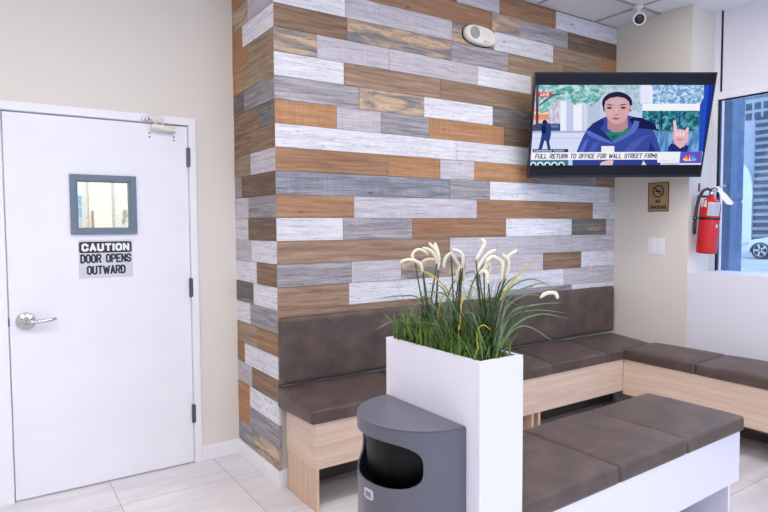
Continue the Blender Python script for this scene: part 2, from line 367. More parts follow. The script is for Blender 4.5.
# projecting wall behind the benches (drywall core), clad with boards
b = MB(); b.box(1.325, 4.4, 3.015, DY+.1, 0, CEIL); tag(b.build('wall_back', wallcool), kind='structure')
MAIN = {
-3:[('B',4.28) ],
 -2:[('B',2.59),('L',2.973),('N',3.546),('W',4.28) ],
 -1:[('N',2.902),('K',3.172),('G',3.685),('D',4.28) ],
 0:[('W',1.751),('L',2.548),('K',2.921),('W',3.519),('T',4.095),('O',4.28) ],
 1:[('B',1.763),('K',2.54),('G',3.056),('T',3.63),('B',4.28) ],
 2:[('K',1.568),('L',2.054),('L',2.771),('W',3.288),('B',4.28) ],
 3:[('W',1.74),('P',2.448),('B',3.602),('D',4.28) ],
 4:[('G',1.84),('K',2.319),('W',2.911),('S',4.28) ],
 5:[('O',1.688),('L',1.993),('G',2.359),('O',3.021),('D',4.28) ],
 6:[('W',2.583),('W',3.608),('B',4.28) ],
 7:[('N',2.043),('O',2.448),('L',2.742),('O',3.305),('G',4.051),('B',4.28) ],
 8:[('U',2.532),('G',2.89),('W',4.215),('L',4.28) ],
 9:[('N',1.8),('L',2.767),('N',4.003),('W',4.28) ],
 10:[('W',1.725),('G',2.226),('N',3.045),('W',3.751),('S',4.175),('L',4.28) ],
 11:[('P',2.532),('L',3.757),('L',4.28) ],
 12:[('G',1.781),('L',2.137),('K',2.663),('L',3.43),('B',3.866),('W',4.28) ],
 13:[('P',1.762),('W',3.663),('L',4.28) ],
 14:[('P',2.365),('W',2.99),('G',3.76),('W',4.28) ],
}
SIDE = {
-3:[('B',3.63) ],
 -2:[('L',3.318),('B',3.63) ],
 -1:[('G',3.387),('O',3.63) ],
 0:[('L',3.363),('K',3.63) ],
 1:[('W',3.46),('O',3.63) ],
 2:[('T',3.367),('O',3.63) ],
 3:[('T',3.467),('O',3.63) ],
 4:[('G',3.442),('S',3.63) ],
 5:[('S',3.221),('B',3.63) ],
 6:[('B',3.348),('B',3.63) ],
 7:[('L',3.364),('T',3.63) ],
 8:[('D',3.508),('G',3.63) ],
 9:[('G',3.401),('L',3.63) ],
 10:[('D',3.413),('W',3.63) ],
 11:[('W',3.361),('L',3.63) ],
 12:[('B',3.288),('W',3.63) ],
 13:[('W',3.348),('S',3.63) ],
 14:[('G',3.404),('W',3.63) ],
 15:[('N',3.304),('T',3.63) ],
 16:[('W',3.505),('N',3.63) ],
 17:[('B',3.39),('L',3.63) ],
 18:[('W',3.433),('O',3.63) ],
 19:[('G',3.439),('O',3.63) ],
 20:[('K',3.395),('G',3.63) ],
}
def zrow(k): return 2.640-.1272*k
def cladding(name, rows, main):
    mb = MB(); rnd = random.Random(3 if main else 5)
    for k, lst in rows.items():
        z0, z1 = zrow(k), min(zrow(k-1), CEIL-.001)
        if main and k == 14: z0 = .86
        if not main: z0 = max(z0, .098)
        a = 1.31 if main else 3.0
        for c, e in lst:
            g = .0012; t = rnd.uniform(0, .0025); ou, ov = rnd.uniform(0, 40), rnd.uniform(0, 40); mi = PK.index(c)
            if main:
                x0, x1 = a+(g if a > 1.32 else 0), e-g; y = 3.0-t; yb = 3.0148
                P = [(x0, y, z0+g), (x1, y, z0+g), (x1, y, z1-g), (x0, y, z1-g)]; Q = [(p[0], yb, p[2]) for p in P]
            else:
                y0, y1 = a+(g if a > 3.01 else .0), e-g; x = 1.31-t
                P = [(x, y1, z0+g), (x, y0, z0+g), (x, y0, z1-g), (x, y1, z1-g)]; Q = [(1.3248, p[1], p[2]) for p in P]
            L = (e-a); H = z1-z0
            uvq = [(ou, ov), (ou+L, ov), (ou+L, ov+H), (ou, ov+H)]
            side = [(ou, ov), (ou+L, ov), (ou+L, ov+.01), (ou, ov+.01)]
            mb.add(P+Q, [(0, 1, 2, 3), (0, 4, 5, 1), (1, 5, 6, 2), (2, 6, 7, 3), (3, 7, 4, 0)], mi, [uvq, side, side, side, side])
            a = e
    return tag(mb.build(name, [PL[k] for k in PK]), kind='structure')
cladding('wall_back_boards', MAIN, True); cladding('wall_side_boards', SIDE, False)
# right wall with the television, its return and the low wall below the window
b = MB(); b.box(4.28, 4.7, 2.38, 3.5, 0, CEIL); tag(b.build('wall_right', wallpaint), kind='structure')
b = MB(); b.box(4.2802, 4.66, -3.5, 2.3798, 0, 1.097); tag(b.build('wall_below_window', lowwall), kind='structure')
b = MB(); b.box(4.60, 4.70, -3.5, 2.38, 2.432, CEIL); tag(b.build('wall_above_window', lowwall), kind='structure')
b = MB(); b.box(4.597, 4.604, 2.322, 2.336, 2.432, CEIL); tag(b.build('trim_2', darkm), kind='structure')
# window: frame, gasket, glass
wf = MB()
wf.box(4.585, 4.68, -3.5, 2.38, 2.377, 2.4315); wf.box(4.585, 4.635, 2.347, 2.38, 1.0972, 2.377)
wf.box(4.60, 4.612, 2.308, 2.319, 1.0972, 2.377)
for Y in (.55, -1.2, -2.9): wf.box(4.585, 4.68, Y-.03, Y+.03, 1.0972, 2.377)
win = tag(wf.build('window_1', white), kind='structure')
g = MB(); g.box(4.599, 4.612, 2.335, 2.347, 1.0974, 2.377); g.box(4.599, 4.612, -3.5, 2.335, 2.367, 2.377); g.build('gasket', darkm, win)
g = MB(); g.box(4.625, 4.631, -3.48, 2.346, 1.0974, 2.376); g.build('glass_pane', glass('window_glass', (.74, .82, .90, 1), .06, (.8, .9, 1, 1)), win)
# baseboards
b = MB(); b.box(-2.5, .012, DY-.014, DY, 0, .098); b.box(1.068, 1.298, DY-.014, DY, 0, .098)
tag(b.build('baseboard_door_side', white, bevel=.004), kind='structure')
b = MB(); b.box(1.297, 1.311, 2.987, DY, 0, .098); b.box(1.311, 4.27, 2.987, 3.0149, 0, .098); tag(b.build('baseboard_back', white, bevel=.004), kind='structure')
b = MB(); b.box(4.262, 4.28, 2.37, 2.98, 0, .098); tag(b.build('baseboard_right', white, bevel=.004), kind='structure')
# door casing
b = MB(); b.box(.012, .082, DY-.014, DY, 0, 2.096); b.box(1.026, 1.068, DY-.014, DY, 0, 2.096); b.box(.082, 1.026, DY-.014, DY, 2.052, 2.096)
b.box(.078, .084, DY, DY+.12, 0, 2.052); b.box(1.024, 1.03, DY, DY+.12, 0, 2.052); b.box(.078, 1.03, DY, DY+.12, 2.049, 2.052)
b.box(.084, .098, DY+.05, DY+.08, 0, 2.05); b.box(1.01, 1.024, DY+.05, DY+.08, 0, 2.05); b.box(.098, 1.01, DY+.05, DY+.08, 2.035, 2.05)
tag(b.build('trim_3', white, bevel=.003), kind='structure')
# the door leaf, with an opening for the vision panel
WX0, WX1, WZ0, WZ1 = .386, .724, 1.409, 1.737; fw = .034
hx0, hx1, hz0, hz1 = WX0+fw, WX1-fw, WZ0+fw, WZ1-fw
D0, D1 = DY+.002, DY+.044
b = MB((.11, DY, 0)); b.box(.089, hx0, D0, D1, .008, 2.044); b.box(hx1, 1.0205, D0, D1, .008, 2.044); b.box(hx0, hx1, D0, D1, .008, hz0); b.box(hx0, hx1, D0, D1, hz1, 2.044)
door = tag(b.build('door_1', doorpaint), kind='structure'); DO = (.11, DY, 0)
b = MB(DO)
for (a, c, e, h) in ((WX0, hx0, WZ0, WZ1), (hx1, WX1, WZ0, WZ1), (hx0, hx1, WZ0, hz0), (hx0, hx1, hz1, WZ1)):
    b.box(a, c, DY-.014, DY+.001, e, h)
for (a, c, e, h) in ((hx0-.001, hx0+.004, hz0, hz1), (hx1-.004, hx1+.001, hz0, hz1), (hx0, hx1, hz0-.001, hz0+.004), (hx0, hx1, hz1-.004, hz1+.001)):
    b.box(a, c, DY-.01, DY+.046, e, h)
o = b.build('window_frame', bluegrey, door, bevel=.002); o['label'] = 'slate blue metal vision panel frame'
b = MB(DO); b.box(hx0, hx1, DY+.02, DY+.025, hz0, hz1)
b.build('wired_glass', glass('wired_glass', (.97, .98, .96, 1), .05), door)
b = MB(DO); sp = .0125; w = hx1-hx0; h = hz1-hz0
def seg(b, p, q): b.tube([p, q], .0005, 3, cap=False)
N = int((w+h*1.0)/sp)+1
for i in range(N):
    t = i*sp
    for s_ in (1, -1):
        x0, z0 = t-h, 0; pts = []
        # line x = t-h+z (0<=z<=h), clipped to 0<=x<=w
        za, zb = max(0, h-t), min(h, h-t+w)
        if zb-za < .004: continue
        p = (t-h+za, za); q = (t-h+zb, zb)
        if s_ < 0: p, q = (w-p[0], p[1]), (w-q[0], q[1])
        seg(b, (hx0+p[0], DY+.019, hz0+p[1]), (hx0+q[0], DY+.019, hz0+q[1]))
b.build('wire_mesh', plain('wire', (120, 118, 110), .4, .6), door)
# lever handle
hc = (.162, DY, .957)
b = MB(DO); b.lathe([(.046, 0), (.046, -.004), (.040, -.010), (.026, -.013), (.020, -.020), (.014, -.022), (.013, -.05), (0, -.052)], hc, (0, 1, 0), 36)
hd = b.build('door_handle', chrome, door, smooth=True)
b = MB(DO); b.tube([(hc[0]-.004, DY-.045, .957), (hc[0]+.03, DY-.05, .956), (hc[0]+.07, DY-.052, .957), (hc[0]+.11, DY-.05, .96), (hc[0]+.137, DY-.044, .966)], [.012, .0115, .0105, .0095, .007], 12)
b.build('lever', chrome, hd, smooth=True)
b = MB(DO); b.box(.0825, .0895, DY-.0005, DY+.02, .935, .98); b.build('latch_plate', steel, door)
for zz in (1.862, 1.082, .31):
    b = MB(DO); b.tube([(1.0225, DY-.007, zz-.056), (1.0225, DY-.007, zz+.056)], .0075, 10)
    for q in (-.0575, .0575): b.lathe([(.004, 0), (.006, .002), (.004, .004)], (1.0225, DY-.007, zz+q-.002), (0, 0, 1), 10)
    b.box(1.012, 1.033, DY-.0155, DY-.0135+.012, zz-.055, zz+.055)
    b.build('hinge', steel, door)
# door closer
clo = empty('door_closer', (.86, DY, 1.985)); tag(clo, 'cream hydraulic door closer with bent arm at the top of the white door', 'door closer')
CO = (.86, DY, 1.985)
b = MB(CO); b.tube([(.808, DY-.034, 2.024), (.83, DY-.034, 2.024), (.925, DY-.034, 2.014), (.945, DY-.034, 2.012)], [.014, .018, .018, .014], 16); b.box(.82, .93, DY-.03, DY, 2.002, 2.030)
b.build('closer_body', cream, clo, smooth=False, bevel=.003)
b = MB(CO); b.tube([(.835, DY-.03, 2.02), (.835, DY-.045, 2.04), (.80, DY-.055, 2.07), (.785, DY-.05, 2.075)], .005, 8); b.tube([(.79, DY-.055, 2.078), (.835, DY-.075, 2.09), (.865, DY-.06, 2.066), (.872, DY-.05, 2.03)], .006, 8)
b.build('closer_arm', cream, clo)
b = MB(CO); b.box(.765, .80, DY-.03, DY-.014, 2.056, 2.074); b.lathe([(.008, 0), (.008, -.02), (.005, -.024)], (.782, DY-.03, 2.066), (0, 1, 0), 12); b.build('frame_bracket', chrome, clo)
for (x, z) in ((.806, 1.990), (.806, 1.968), (.942, 1.976), (.942, 1.958)):
    b = MB(CO); b.lathe([(.0045, 0), (.0045, -.002), (.001, -.003)], (x, DY+.001, z), (0, 1, 0), 12); b.build('screw', darkm, clo)
# caution sign
SX0, SX1, SZ0, SZ1 = .419, .697, 1.166, 1.378; sw = SX1-SX0
b = MB((SX0, DY, SZ0)); b.box(SX0, SX1, DY-.0005, DY+.002, SZ0, SZ1); sg = b.build('caution_sign', signw)
tag(sg, 'grey CAUTION sign with black lettering stuck on the white door', 'sign')
SO = (SX0, DY, SZ0); ax, az = (1, 0, 0), (0, 0, 1); cx = (SX0+SX1)/2
b = MB(SO); b.prism(ell(0, 0, .135, .031, 40, 14), (cx, DY-.0005, 1.3375), ax, az, (0, -1, 0), .0006)
b.build('caution_banner', blacktxt, sg)
b = MB(SO); b.block('CAUTION', (cx, DY-.0014, 1.3375), ax, az, .246, .044, wt=.27, d=.0003, gap=.42)
b.build('caution_lettering', whitetxt, sg)
b = MB(SO); b.block('DOOR OPENS', (cx, DY-.0008, 1.275), ax, az, .262, .050, wt=.19, d=.0003); b.block('OUTWARD', (cx, DY-.0008, 1.211), ax, az, .200, .050, wt=.19, d=.0003)
b.build('door_opens_outward_lettering', blacktxt, sg)
# hallway seen through the vision panel
b = MB(); b.box(-1, -.9, DY+.14, 5.4, 0, 2.7); b.box(2.2, 2.3, DY+.14, 5.4, 0, 2.7); b.box(-1, 2.3, 5.3, 5.4, 0, 2.7); tag(b.build('wall_hallway', plain('hall_wall', (232, 231, 224), .6)), kind='structure')
b = MB(); b.box(-1, 2.3, 3.7, 5.4, -.1, -.0005); tag(b.build('floor_hallway', plain('hall_floor', (200, 198, 195), .5)), kind='structure')
b = MB(); b.box(-1, 2.3, DY+.14, 5.4, 2.7, 2.8); tag(b.build('ceiling_hallway', ceilm), kind='structure')
b = MB((.70, 5.2, 0)); b.box(.69, .86, 5.22, 5.299, .01, 2.03); hd2 = tag(b.build('door_2', plain('hall_door', (236, 232, 220), .5)), kind='structure')
b = MB((.70, 5.2, 0)); b.box(.855, .875, 5.21, 5.22, .01, 2.03); b.build('door_edge', plain('hall_door_edge', (176, 180, 190), .5), hd2)
b = MB((.70, 5.2, 0)); b.box(.705, .717, 5.19, 5.219, 1.44, 1.58); b.build('door_handle', plain('bronze', (150, 120, 85), .4, .5), hd2)
b = MB((.955, 5.29, 1.5)); b.prism(ell(.965, 1.56, .016, .035, 20, 3), (0, 5.299, 0), (1, 0, 0), az, (0, -1, 0), .02); b.prism(ell(.955, 1.50, .010, .022, 16, 3), (0, 5.299, 0), (1, 0, 0), az, (0, -1, 0), .02)
tag(b.build('wall_hook', plain('hook_grey', (150, 148, 140), .5)), 'small grey fitting on the hallway wall seen through the door window', 'hook')
b = MB((.63, 5.29, 1.4)); b.box(.60, .645, 5.28, 5.299, 1.62, 1.70); b.box(.60, .645, 5.279, 5.299, 1.53, 1.605)
ps = b.build('wall_notice', plain('blue_notice', (110, 165, 215), .5)); tag(ps, 'blue and white notice at the left edge of the door window view', 'notice')
b = MB((.63, 5.29, 1.4)); b.box(.60, .645, 5.2795, 5.299, 1.605, 1.62); b.box(.60, .645, 5.2795, 5.299, 1.36, 1.53); o = b.build('notice_lower_half', plain('notice_grey', (190, 192, 198), .5), ps)
la = bpy.data.lights.new('hall_lamp', 'AREA'); la.energy = 36; la.size = 1.0; la.color = (1, .98, .94); lo = bpy.data.objects.new('hall_lamp', la); lo.location = (.8, 4.4, 2.66); COL.objects.link(lo)
tag(lo, kind='structure')

# ================================================================== BENCHES
def panelbox(mb, *a): return mb.box(*a)
def base_module(name, label, loc, parts, cushions, group=None, cat='bench'):
    rt = empty(name, loc); tag(rt, label, cat, group); return rt
def slope(mb, ax_, a, c, dz):
    for v in mb.v:
        if v.z+mb.o.z > .5: v.z += dz*min(1, max(0, (v[ax_]+mb.o[ax_]-a)/(c-a)))
def skew(mb):
    for v in mb.v:
        X_, Y_ = v.x+mb.o.x, v.y+mb.o.y
        if X_ < 1.5: v.x -= .020*max(0, (Y_-YF)/.37)
PJ = YF = 2.629
# banquette along the boarded wall : left unit
PX0, PJ, YF = 1.343, 2.936, 2.629
def wall_bench(x0, x1, label, cush, legs, seed, yb=2.985):
    O_ = ((x0+x1)/2, 2.8, 0); rt = empty('wall_bench', O_); tag(rt, label, 'bench', None)
    b = MB(O_); b.box(x0, x1-.0002, YF, YF+.018, .221, .455); b.build('front_panel', lamH, rt)
    if x0 < 1.5:
        b = MB(O_); b.box(x0, x0+.018, YF+.0185, yb, .221, .455); b.build('side_panel', lamH, rt, bevel=.0015)
    b = MB(O_); b.box(x0+.019, x1-.002, YF+.019, yb, .437, .4545); b.build('seat_board', lamH, rt)
    b = MB(O_); b.box(x0+.019, x1-.002, yb-.015, yb, .0, .436); b.build('shade_board', edge_shade_brown, rt)  # dark board put at the wall to stand in for under-seat shade
    for lx, full in legs:
        b = MB(O_); b.box(lx, lx+.018, YF+.004, 2.97, 0, .2205); lg = b.build('leg', lamV, rt, bevel=.001); 
        b = MB(O_); b.box(lx, lx+.018, YF+.001, YF+.0039, 0, .2205); b.build('edge_band', edge, lg)
    for i, (a, c) in enumerate(cush):
        b = MB(O_); b.rbox(a+.001, c-.001, YF-.012, 3.0-.003, .456, .527, .014, .010, wr=.0007, seed=seed+i); slope(b, 1, YF, 3.0, .042); skew(b)
        b.build('seat_cushion', leath, rt, smooth=True)
    return rt
PJ = 2.956
wall_bench(PX0, PJ, 'brown cushioned wall bench on pale wood with open end beside the boarded corner', [(1.316, 1.96), (1.96, 2.53), (2.53, 3.10)], [(PX0, 1), (2.914, 0)], 10)
wall_bench(PJ+.0002, 3.885, 'brown cushioned corner bench on pale wood under the television end of the boarded wall', [(3.10, 3.685)], [(2.976, 0)], 20)
rt = [o for o in bpy.data.objects if o.name.startswith('wall_bench') and o.parent is None][-1]
O_ = tuple(rt.location)
b = MB(O_); b.rbox(3.686, 4.262, 2.632, 2.997, .456, .527, .014, .010, wr=.0007, seed=33); slope(b, 1, YF, 3.0, .036); b.build('corner_cushion', leath, rt, smooth=True)
b = MB(O_); b.rbox(3.686, 3.884, 2.617, 2.645, .456, .526, .011, .0, seed=34); b.build('corner_cushion_front', leath, rt, smooth=True)
b = MB(O_); b.box(3.886, 4.25, 2.97, 2.985, 0, .436); b.build('shade_board', edge_shade_brown, rt)  # continues the dark stand-in for shade into the corner
# run below the window
XF = 3.886
WB0 = len(bpy.data.objects)
O_ = (4.05, .8, 0); rt = empty('window_bench', O_); tag(rt, 'long brown cushioned bench on pale wood along the white wall under the window', 'bench')
b = MB(O_); b.box(XF, XF+.018, -1.2, YF-.0015, .197, .455); b.build('front_panel', lamH, rt, bevel=.0015)
b = MB(O_); b.box(XF+.001, XF+.016, -1.2, YF-.003, .187, .1965); o = b.build('panel_lower_edge', edge_shade_brown, rt); o['label'] = 'dark lower edge of the panel'
b = MB(O_); b.box(XF+.019, 4.262, -1.2, YF-.0015, .437, .4545); b.build('seat_board', lamH, rt)
b = MB(O_); b.box(4.245, 4.26, -1.2, YF-.0015, 0, .436); b.build('shade_board', edge_shade_brown, rt)  # same dark board, imitating the shade below this seat
for y in (2.4, 1.0, -.5, -1.19):
    b = MB(O_); b.box(XF+.05, 4.12, y, y+.018, 0, .186); b.build('leg', lamV, rt)
ys = [2.629, 2.081, 1.53, .98, .43, -.12, -.67, -1.2]
for i in range(7):
    b = MB(O_); b.rbox(XF-.014, 4.275, ys[i+1]+.001, ys[i]-.001, .456, .525, .015, .016, wr=.0016, seed=40+i); slope(b, 0, XF, 4.275, .014); b.build('seat_cushion', leath, rt, smooth=True)
_seen = set()
for o in list(rt.children):
    if o.data.name in _seen: continue
    _seen.add(o.data.name)
    for v in o.data.vertices:
        X_, Y_ = v.co.x+O_[0], v.co.y+O_[1]
        if Y_ < YF: v.co.x -= .030*(YF-Y_)*max(0, (4.28-X_)/(4.28-XF))
# wall-hung backrest
O_ = (2.8, 2.97, .75); b = MB(O_); b.rbox(1.302, 4.238, 2.950, 2.996, .582, .952, .022, .004, axis=1, n=20)
bk = b.build('bench_backrest', leath, smooth=True)
# dome must face the room
for v in bk.data.vertices:
    y = v.co.y+O_[1]; v.co.y = (2.950+2.996-y)-O_[1]
bk.data.flip_normals()
tag(bk, 'long brown padded backrest mounted on the boarded wall above the bench', 'backrest')
# island bench, slightly turned
cb = empty('island_bench', (2.966, 1.376, 0), (0, 0, R(1.4))); tag(cb, 'brown three-cushion bench with white panels in front, ending at the white planter', 'bench')
LX = -1.536
b = MB(); b.box(LX, 0, 0, .018, .220, .462); b.build('front_panel', whitelam, cb, bevel=.0015)
b = MB(); b.box(LX, 0, .452, .47, .220, .462); b.build('back_panel', whitelam, cb, bevel=.0015)
b = MB(); b.box(-.018, -.0002, .0185, .4515, .220, .462); b.build('end_panel', whitelam, cb, bevel=.0015)
b = MB(); b.box(LX, -.0185, .0185, .4515, .444, .4618); b.build('seat_board', whitelam, cb)
for x in (-.06, LX+.04):
    b = MB(); b.box(x, x+.02, .02, .45, 0, .2195); b.build('leg', whitelam, cb, bevel=.0015)
for i in range(3):
    a, c = ((-.506, .018), (-.996, -.506), (LX, -.996))[i]
    b = MB(); b.rbox(a+.001, c-.001, -.014, .482, .463, .534, .015, .016, wr=.0012, seed=60+i); b.build('seat_cushion', leath, cb, smooth=True)

# ================================================================== PLANTER, PLANTS, BIN
PX, PXX, PY0, PY1, PZ = 1.2255, 1.4125, 1.3125, 1.818, 1.036
pl = empty('planter', (1.32, 1.565, 0)); tag(pl, 'tall white rectangular planter between the grey bin and the cushioned bench', 'planter'); O_ = (1.32, 1.565, 0); t = .016
b = MB(O_); b.box(PX, PX+t, PY0+t+.0004, PY1, 0, PZ); b.build('side_panel', whitelam, pl, bevel=.0012)
b = MB(O_); b.box(PXX-t, PXX, PY0+t+.0004, PY1, 0, PZ); b.build('side_panel', whitelam, pl, bevel=.0012)
b = MB(O_); b.box(PX, PXX, PY0, PY0+t, 0, PZ); b.build('end_panel', whitelam, pl, bevel=.0012)
b = MB(O_); b.box(PX+t, PXX-t, PY1-t, PY1, 0, PZ); b.build('end_panel', whitelam, pl, bevel=.0012)
b = MB(O_); b.box(PX+t, PXX-t, PY0+t, PY1-t, .05, 1.001); b.build('soil', soil, pl)
def leafmat(name, a, c):
    mt, nt, bs = new(name); tc = nt.nodes.new('ShaderNodeTexCoord')
    n = mapped_noise(nt, tc.outputs['Object'], (1, 1, 1), 35, 2, .5); r = ramp(nt, [(.3, a), (.7, c)]); nt.links.new(n.outputs['Fac'], r.inputs['Fac']); nt.links.new(r.outputs['Color'], bs.inputs['Base Color'])
    bs.inputs['Roughness'].default_value = .5; bs.inputs['Specular IOR Level'].default_value = .3; return mt
gd = leafmat('dark_grass', (38, 58, 36), (68, 92, 54)); gm = leafmat('grey_green_grass', (82, 108, 78), (122, 144, 108)); gb = leafmat('bright_grass', (70, 104, 40), (124, 156, 72)); gy = leafmat('yellow_blade', (190, 168, 44), (214, 192, 74))
def blade(mb, p, d, L, w, droop, mi=0, n=8, lift=1.0):
    """tapered folded grass blade from p leaning to direction d (2D), drooping over its length"""
    p = Vector(p); dx, dy = d; l = math.hypot(dx, dy) or 1; hd_ = Vector((dx/l, dy/l, 0)); side = Vector((-hd_.y, hd_.x, 0))
    a = math.atan2(lift, l); pts = []; q = p.copy(); st = L/n
    for i in range(n+1):
        pts.append((q.copy(), a)); q = q+(hd_*math.cos(a)+Vector((0, 0, 1))*math.sin(a))*st; a -= droop/n*(1+i/n)
    vs = []; fs = []
    for i, (q, a) in enumerate(pts):
        ww = w*(1-(i/n)**2.2)*.5+.0002; nrm = Vector((-hd_.x*math.sin(a), -hd_.y*math.sin(a), math.cos(a)))
        vs += [q-side*ww+nrm*ww*.5, q, q+side*ww+nrm*ww*.5]
    for i in range(n):
        k = 3*i; fs += [(k, k+1, k+4, k+3), (k+1, k+2, k+5, k+4)]
    mb.add(vs, fs, mi)
def short_grass(loc, label, n, sx, sy, seed):
    rnd = random.Random(seed); b = MB(loc)
    for _ in range(n):
        x = loc[0]+rnd.gauss(0, sx); y = loc[1]+rnd.gauss(0, sy)
        x = min(max(x, PX+t+.004), PXX-t-.004); y = min(max(y, PY0+t+.004), PY1-t-.004)
        an = rnd.uniform(0, 6.283); le = rnd.uniform(.05, .6)
        blade(b, (x, y, .9995), (math.cos(an)*le, math.sin(an)*le), rnd.uniform(.09, .185), rnd.uniform(.0032, .0055), rnd.uniform(.1, 1.0), rnd.choice((0, 0, 0, 1)), 5)
    o = b.build('grass_plant', [gb, gd], smooth=True); tag(o, label, 'grass plant')
short_grass((1.288, 1.734, .9995), 'short bright green grass tuft at the left back end of the planter', 170, .033, .042, 1)
short_grass((1.283, 1.564, .9995), 'short bright green grass tuft in the middle of the planter edge', 170, .033, .046, 2)
short_grass((1.306, 1.421, .9995), 'short dark green grass tuft at the front corner of the planter', 170, .04, .045, 3)
AT = at
def spikes_world(curves, dep, jit, seed):
    rnd = random.Random(seed); out = []
    for c in curves:
        d0 = dep+rnd.uniform(-jit, jit); d1 = d0+rnd.uniform(-.03, .03); n = len(c)-1
        P = [AT(u, v, d0+(d1-d0)*i/n) for i, (u, v) in enumerate(c)]
        # Catmull-Rom smoothing
        Q = []; E = [P[0]*2-P[1]]+P+[P[-1]*2-P[-2]]
        for i in range(1, len(E)-2):
            for k in range(5):
                s_ = k/5; a, b_, c_, d_ = E[i-1], E[i], E[i+1], E[i+2]
                Q.append(.5*((2*b_)+(c_-a)*s_+(2*a-5*b_+4*c_-d_)*s_*s_+(3*b_-a-3*c_+d_)*s_**3))
        Q.append(P[-1]); out.append(Q)
    return out
def bloommat():
    mt, nt, bs = new('cream_flower_spike'); bs.inputs['Base Color'].default_value = srgb((226, 220, 200)); bs.inputs['Roughness'].default_value = .8
    tc = nt.nodes.new('ShaderNodeTexCoord'); n = mapped_noise(nt, tc.outputs['Object'], (1, 1, 1), 260, 3, .6)
    r = ramp(nt, [(.3, (206, 197, 172)), (.6, (232, 227, 210))]); nt.links.new(n.outputs['Fac'], r.inputs['Fac']); nt.links.new(r.outputs['Color'], bs.inputs['Base Color'])
    bp = nt.nodes.new('ShaderNodeBump'); bp.inputs['Strength'].default_value = .8; bp.inputs['Distance'].default_value = .003; nt.links.new(n.outputs['Fac'], bp.inputs['Height']); nt.links.new(bp.outputs['Normal'], bs.inputs['Normal']); return mt
bloom = bloommat()
def tall_grass(loc, label, curves, dep, seed, arcs, nb=80, spread=.022, yellow=(), hgt=(.2, .36), jit=.03):
    rt = empty('flowering_plant', loc); tag(rt, label, 'flowering plant', None); rnd = random.Random(seed); b = MB(loc)
    for _ in range(nb):
        x = loc[0]+rnd.gauss(0, spread); y = loc[1]+rnd.gauss(0, spread); an = rnd.uniform(0, 6.283); le = rnd.uniform(.02, .35)
        x = min(max(x, PX+t+.004), PXX-t-.004); y = min(max(y, PY0+t+.004), PY1-t-.004)
        blade(b, (x, y, .9995), (math.cos(an)*le, math.sin(an)*le), rnd.uniform(*hgt), rnd.uniform(.003, .0055), rnd.uniform(.1, 1.1), rnd.choice((0, 0, 1)), 8)
    def strip(P, w, mi, r0=.3):
        side0 = RT; n = len(P)-1; vs = []; fs = []
        for i, q in enumerate(P):
            tt = (P[min(i+1, n)]-P[max(i-1, 0)]).normalized(); sd = tt.cross(_f).normalized(); ww = w*.5*(1-(i/n)**3)+.0002
            vs += [q-sd*ww-_f*ww*.6, q, q+sd*ww-_f*ww*.6]
        for i in range(n): k = 3*i; fs.extend([(k, k+1, k+4, k+3), (k+1, k+2, k+5, k+4)])
        b.add(vs, fs, mi)
    for c in spikes_world(arcs, dep, .05, seed+1): strip(c, .0058, 1)
    for c in spikes_world(yellow, dep-.03, .03, seed+2): strip(c, .0055, 2)
    base = Vector((loc[0], loc[1], .9995)); W = spikes_world(curves, dep, jit, seed)
    for Q in W:
        if Q[0].z < 1.0 and Q[0].z < .9: continue
        s0 = base+Vector((rnd.gauss(0, .012), rnd.gauss(0, .012), 0)); mid = s0.lerp(Q[0], .55); mid.x = s0.x*.6+Q[0].x*.4; mid.y = s0.y*.6+Q[0].y*.4
        b.tube([s0, s0.lerp(mid, .5), mid, mid.lerp(Q[0], .6), Q[0]], .0026, 6, 0)
    b.build('foliage', [gd, gm, gy], rt, smooth=True)
    for Q in W:
        f = MB(loc); n = len(Q)-1; f.tube(Q, [.0060*min(1, .55+i/n*3, .6+(n-i)/n*3) for i in range(n+1)], 9, 0); f.build('flower_spike', bloom, rt, smooth=True)
    return rt
A = [[(423, 272), (420, 264), (413, 260.3), (406, 260), (399.5, 263)], [(423, 274), (421, 264), (428, 259.5), (436.5, 259.8)],
     [(415, 261), (412.2, 256), (415.6, 250.8), (421, 250), (428.5, 254.5)], [(438, 270), (438.3, 258), (436, 250.5), (428.8, 242.8)],
     [(438.5, 268), (438.6, 255), (434.8, 242.8)], [(437, 264), (435, 256), (430, 250.3), (422.7, 247.8)]]
B = [[(451, 252.8), (446.5, 257), (444.6, 262), (443.6, 268.3)], [(460, 267), (455, 259), (451.2, 252.8)],
     [(462.8, 268), (462.8, 256.5), (458.7, 251.4), (452.6, 249.8)], [(460.8, 266), (458, 272), (456.7, 282.5)], [(462, 267), (463, 273), (463.6, 281)]]
C = [[(475.8, 260), (482, 249.5), (484.7, 242.8), (481, 238.8)], [(475.8, 274), (482, 261.5), (487, 254.8), (495.7, 249.8)],
     [(479, 274), (483.4, 271), (487, 273.8), (488, 283.6)], [(501, 281), (502.5, 264), (494.7, 257.2), (490, 258), (486, 262)],
     [(503.5, 281), (504, 265), (507.5, 257), (517.2, 250)], [(505.5, 279), (508.7, 262), (502.5, 254)], [(484, 272), (487, 263), (493, 258), (497, 261)],
     [(488, 276), (490, 268), (486, 258.5), (482, 262), (478, 268)]]
Dd = [[(540.2, 297.8), (545, 294), (550, 292.8), (555.5, 293.5), (558, 298.6)]]
tall_grass((1.316, 1.684, .9995), 'flowering grass with six cream spikes at the left end of the planter', A, 2.134, 11,
    [[(430, 335), (420, 300), (400, 296), (375, 299)], [(425, 345), (410, 325), (395, 320), (372, 332)], [(440, 330), (452, 285), (470, 272), (482, 276)], [(436, 340), (430, 300), (418, 300), (408, 316)]], nb=60, hgt=(.16, .29),
    yellow=[[(455, 300), (440, 282), (428, 273), (413, 269)], [(436, 330), (441, 300), (450, 290)]])
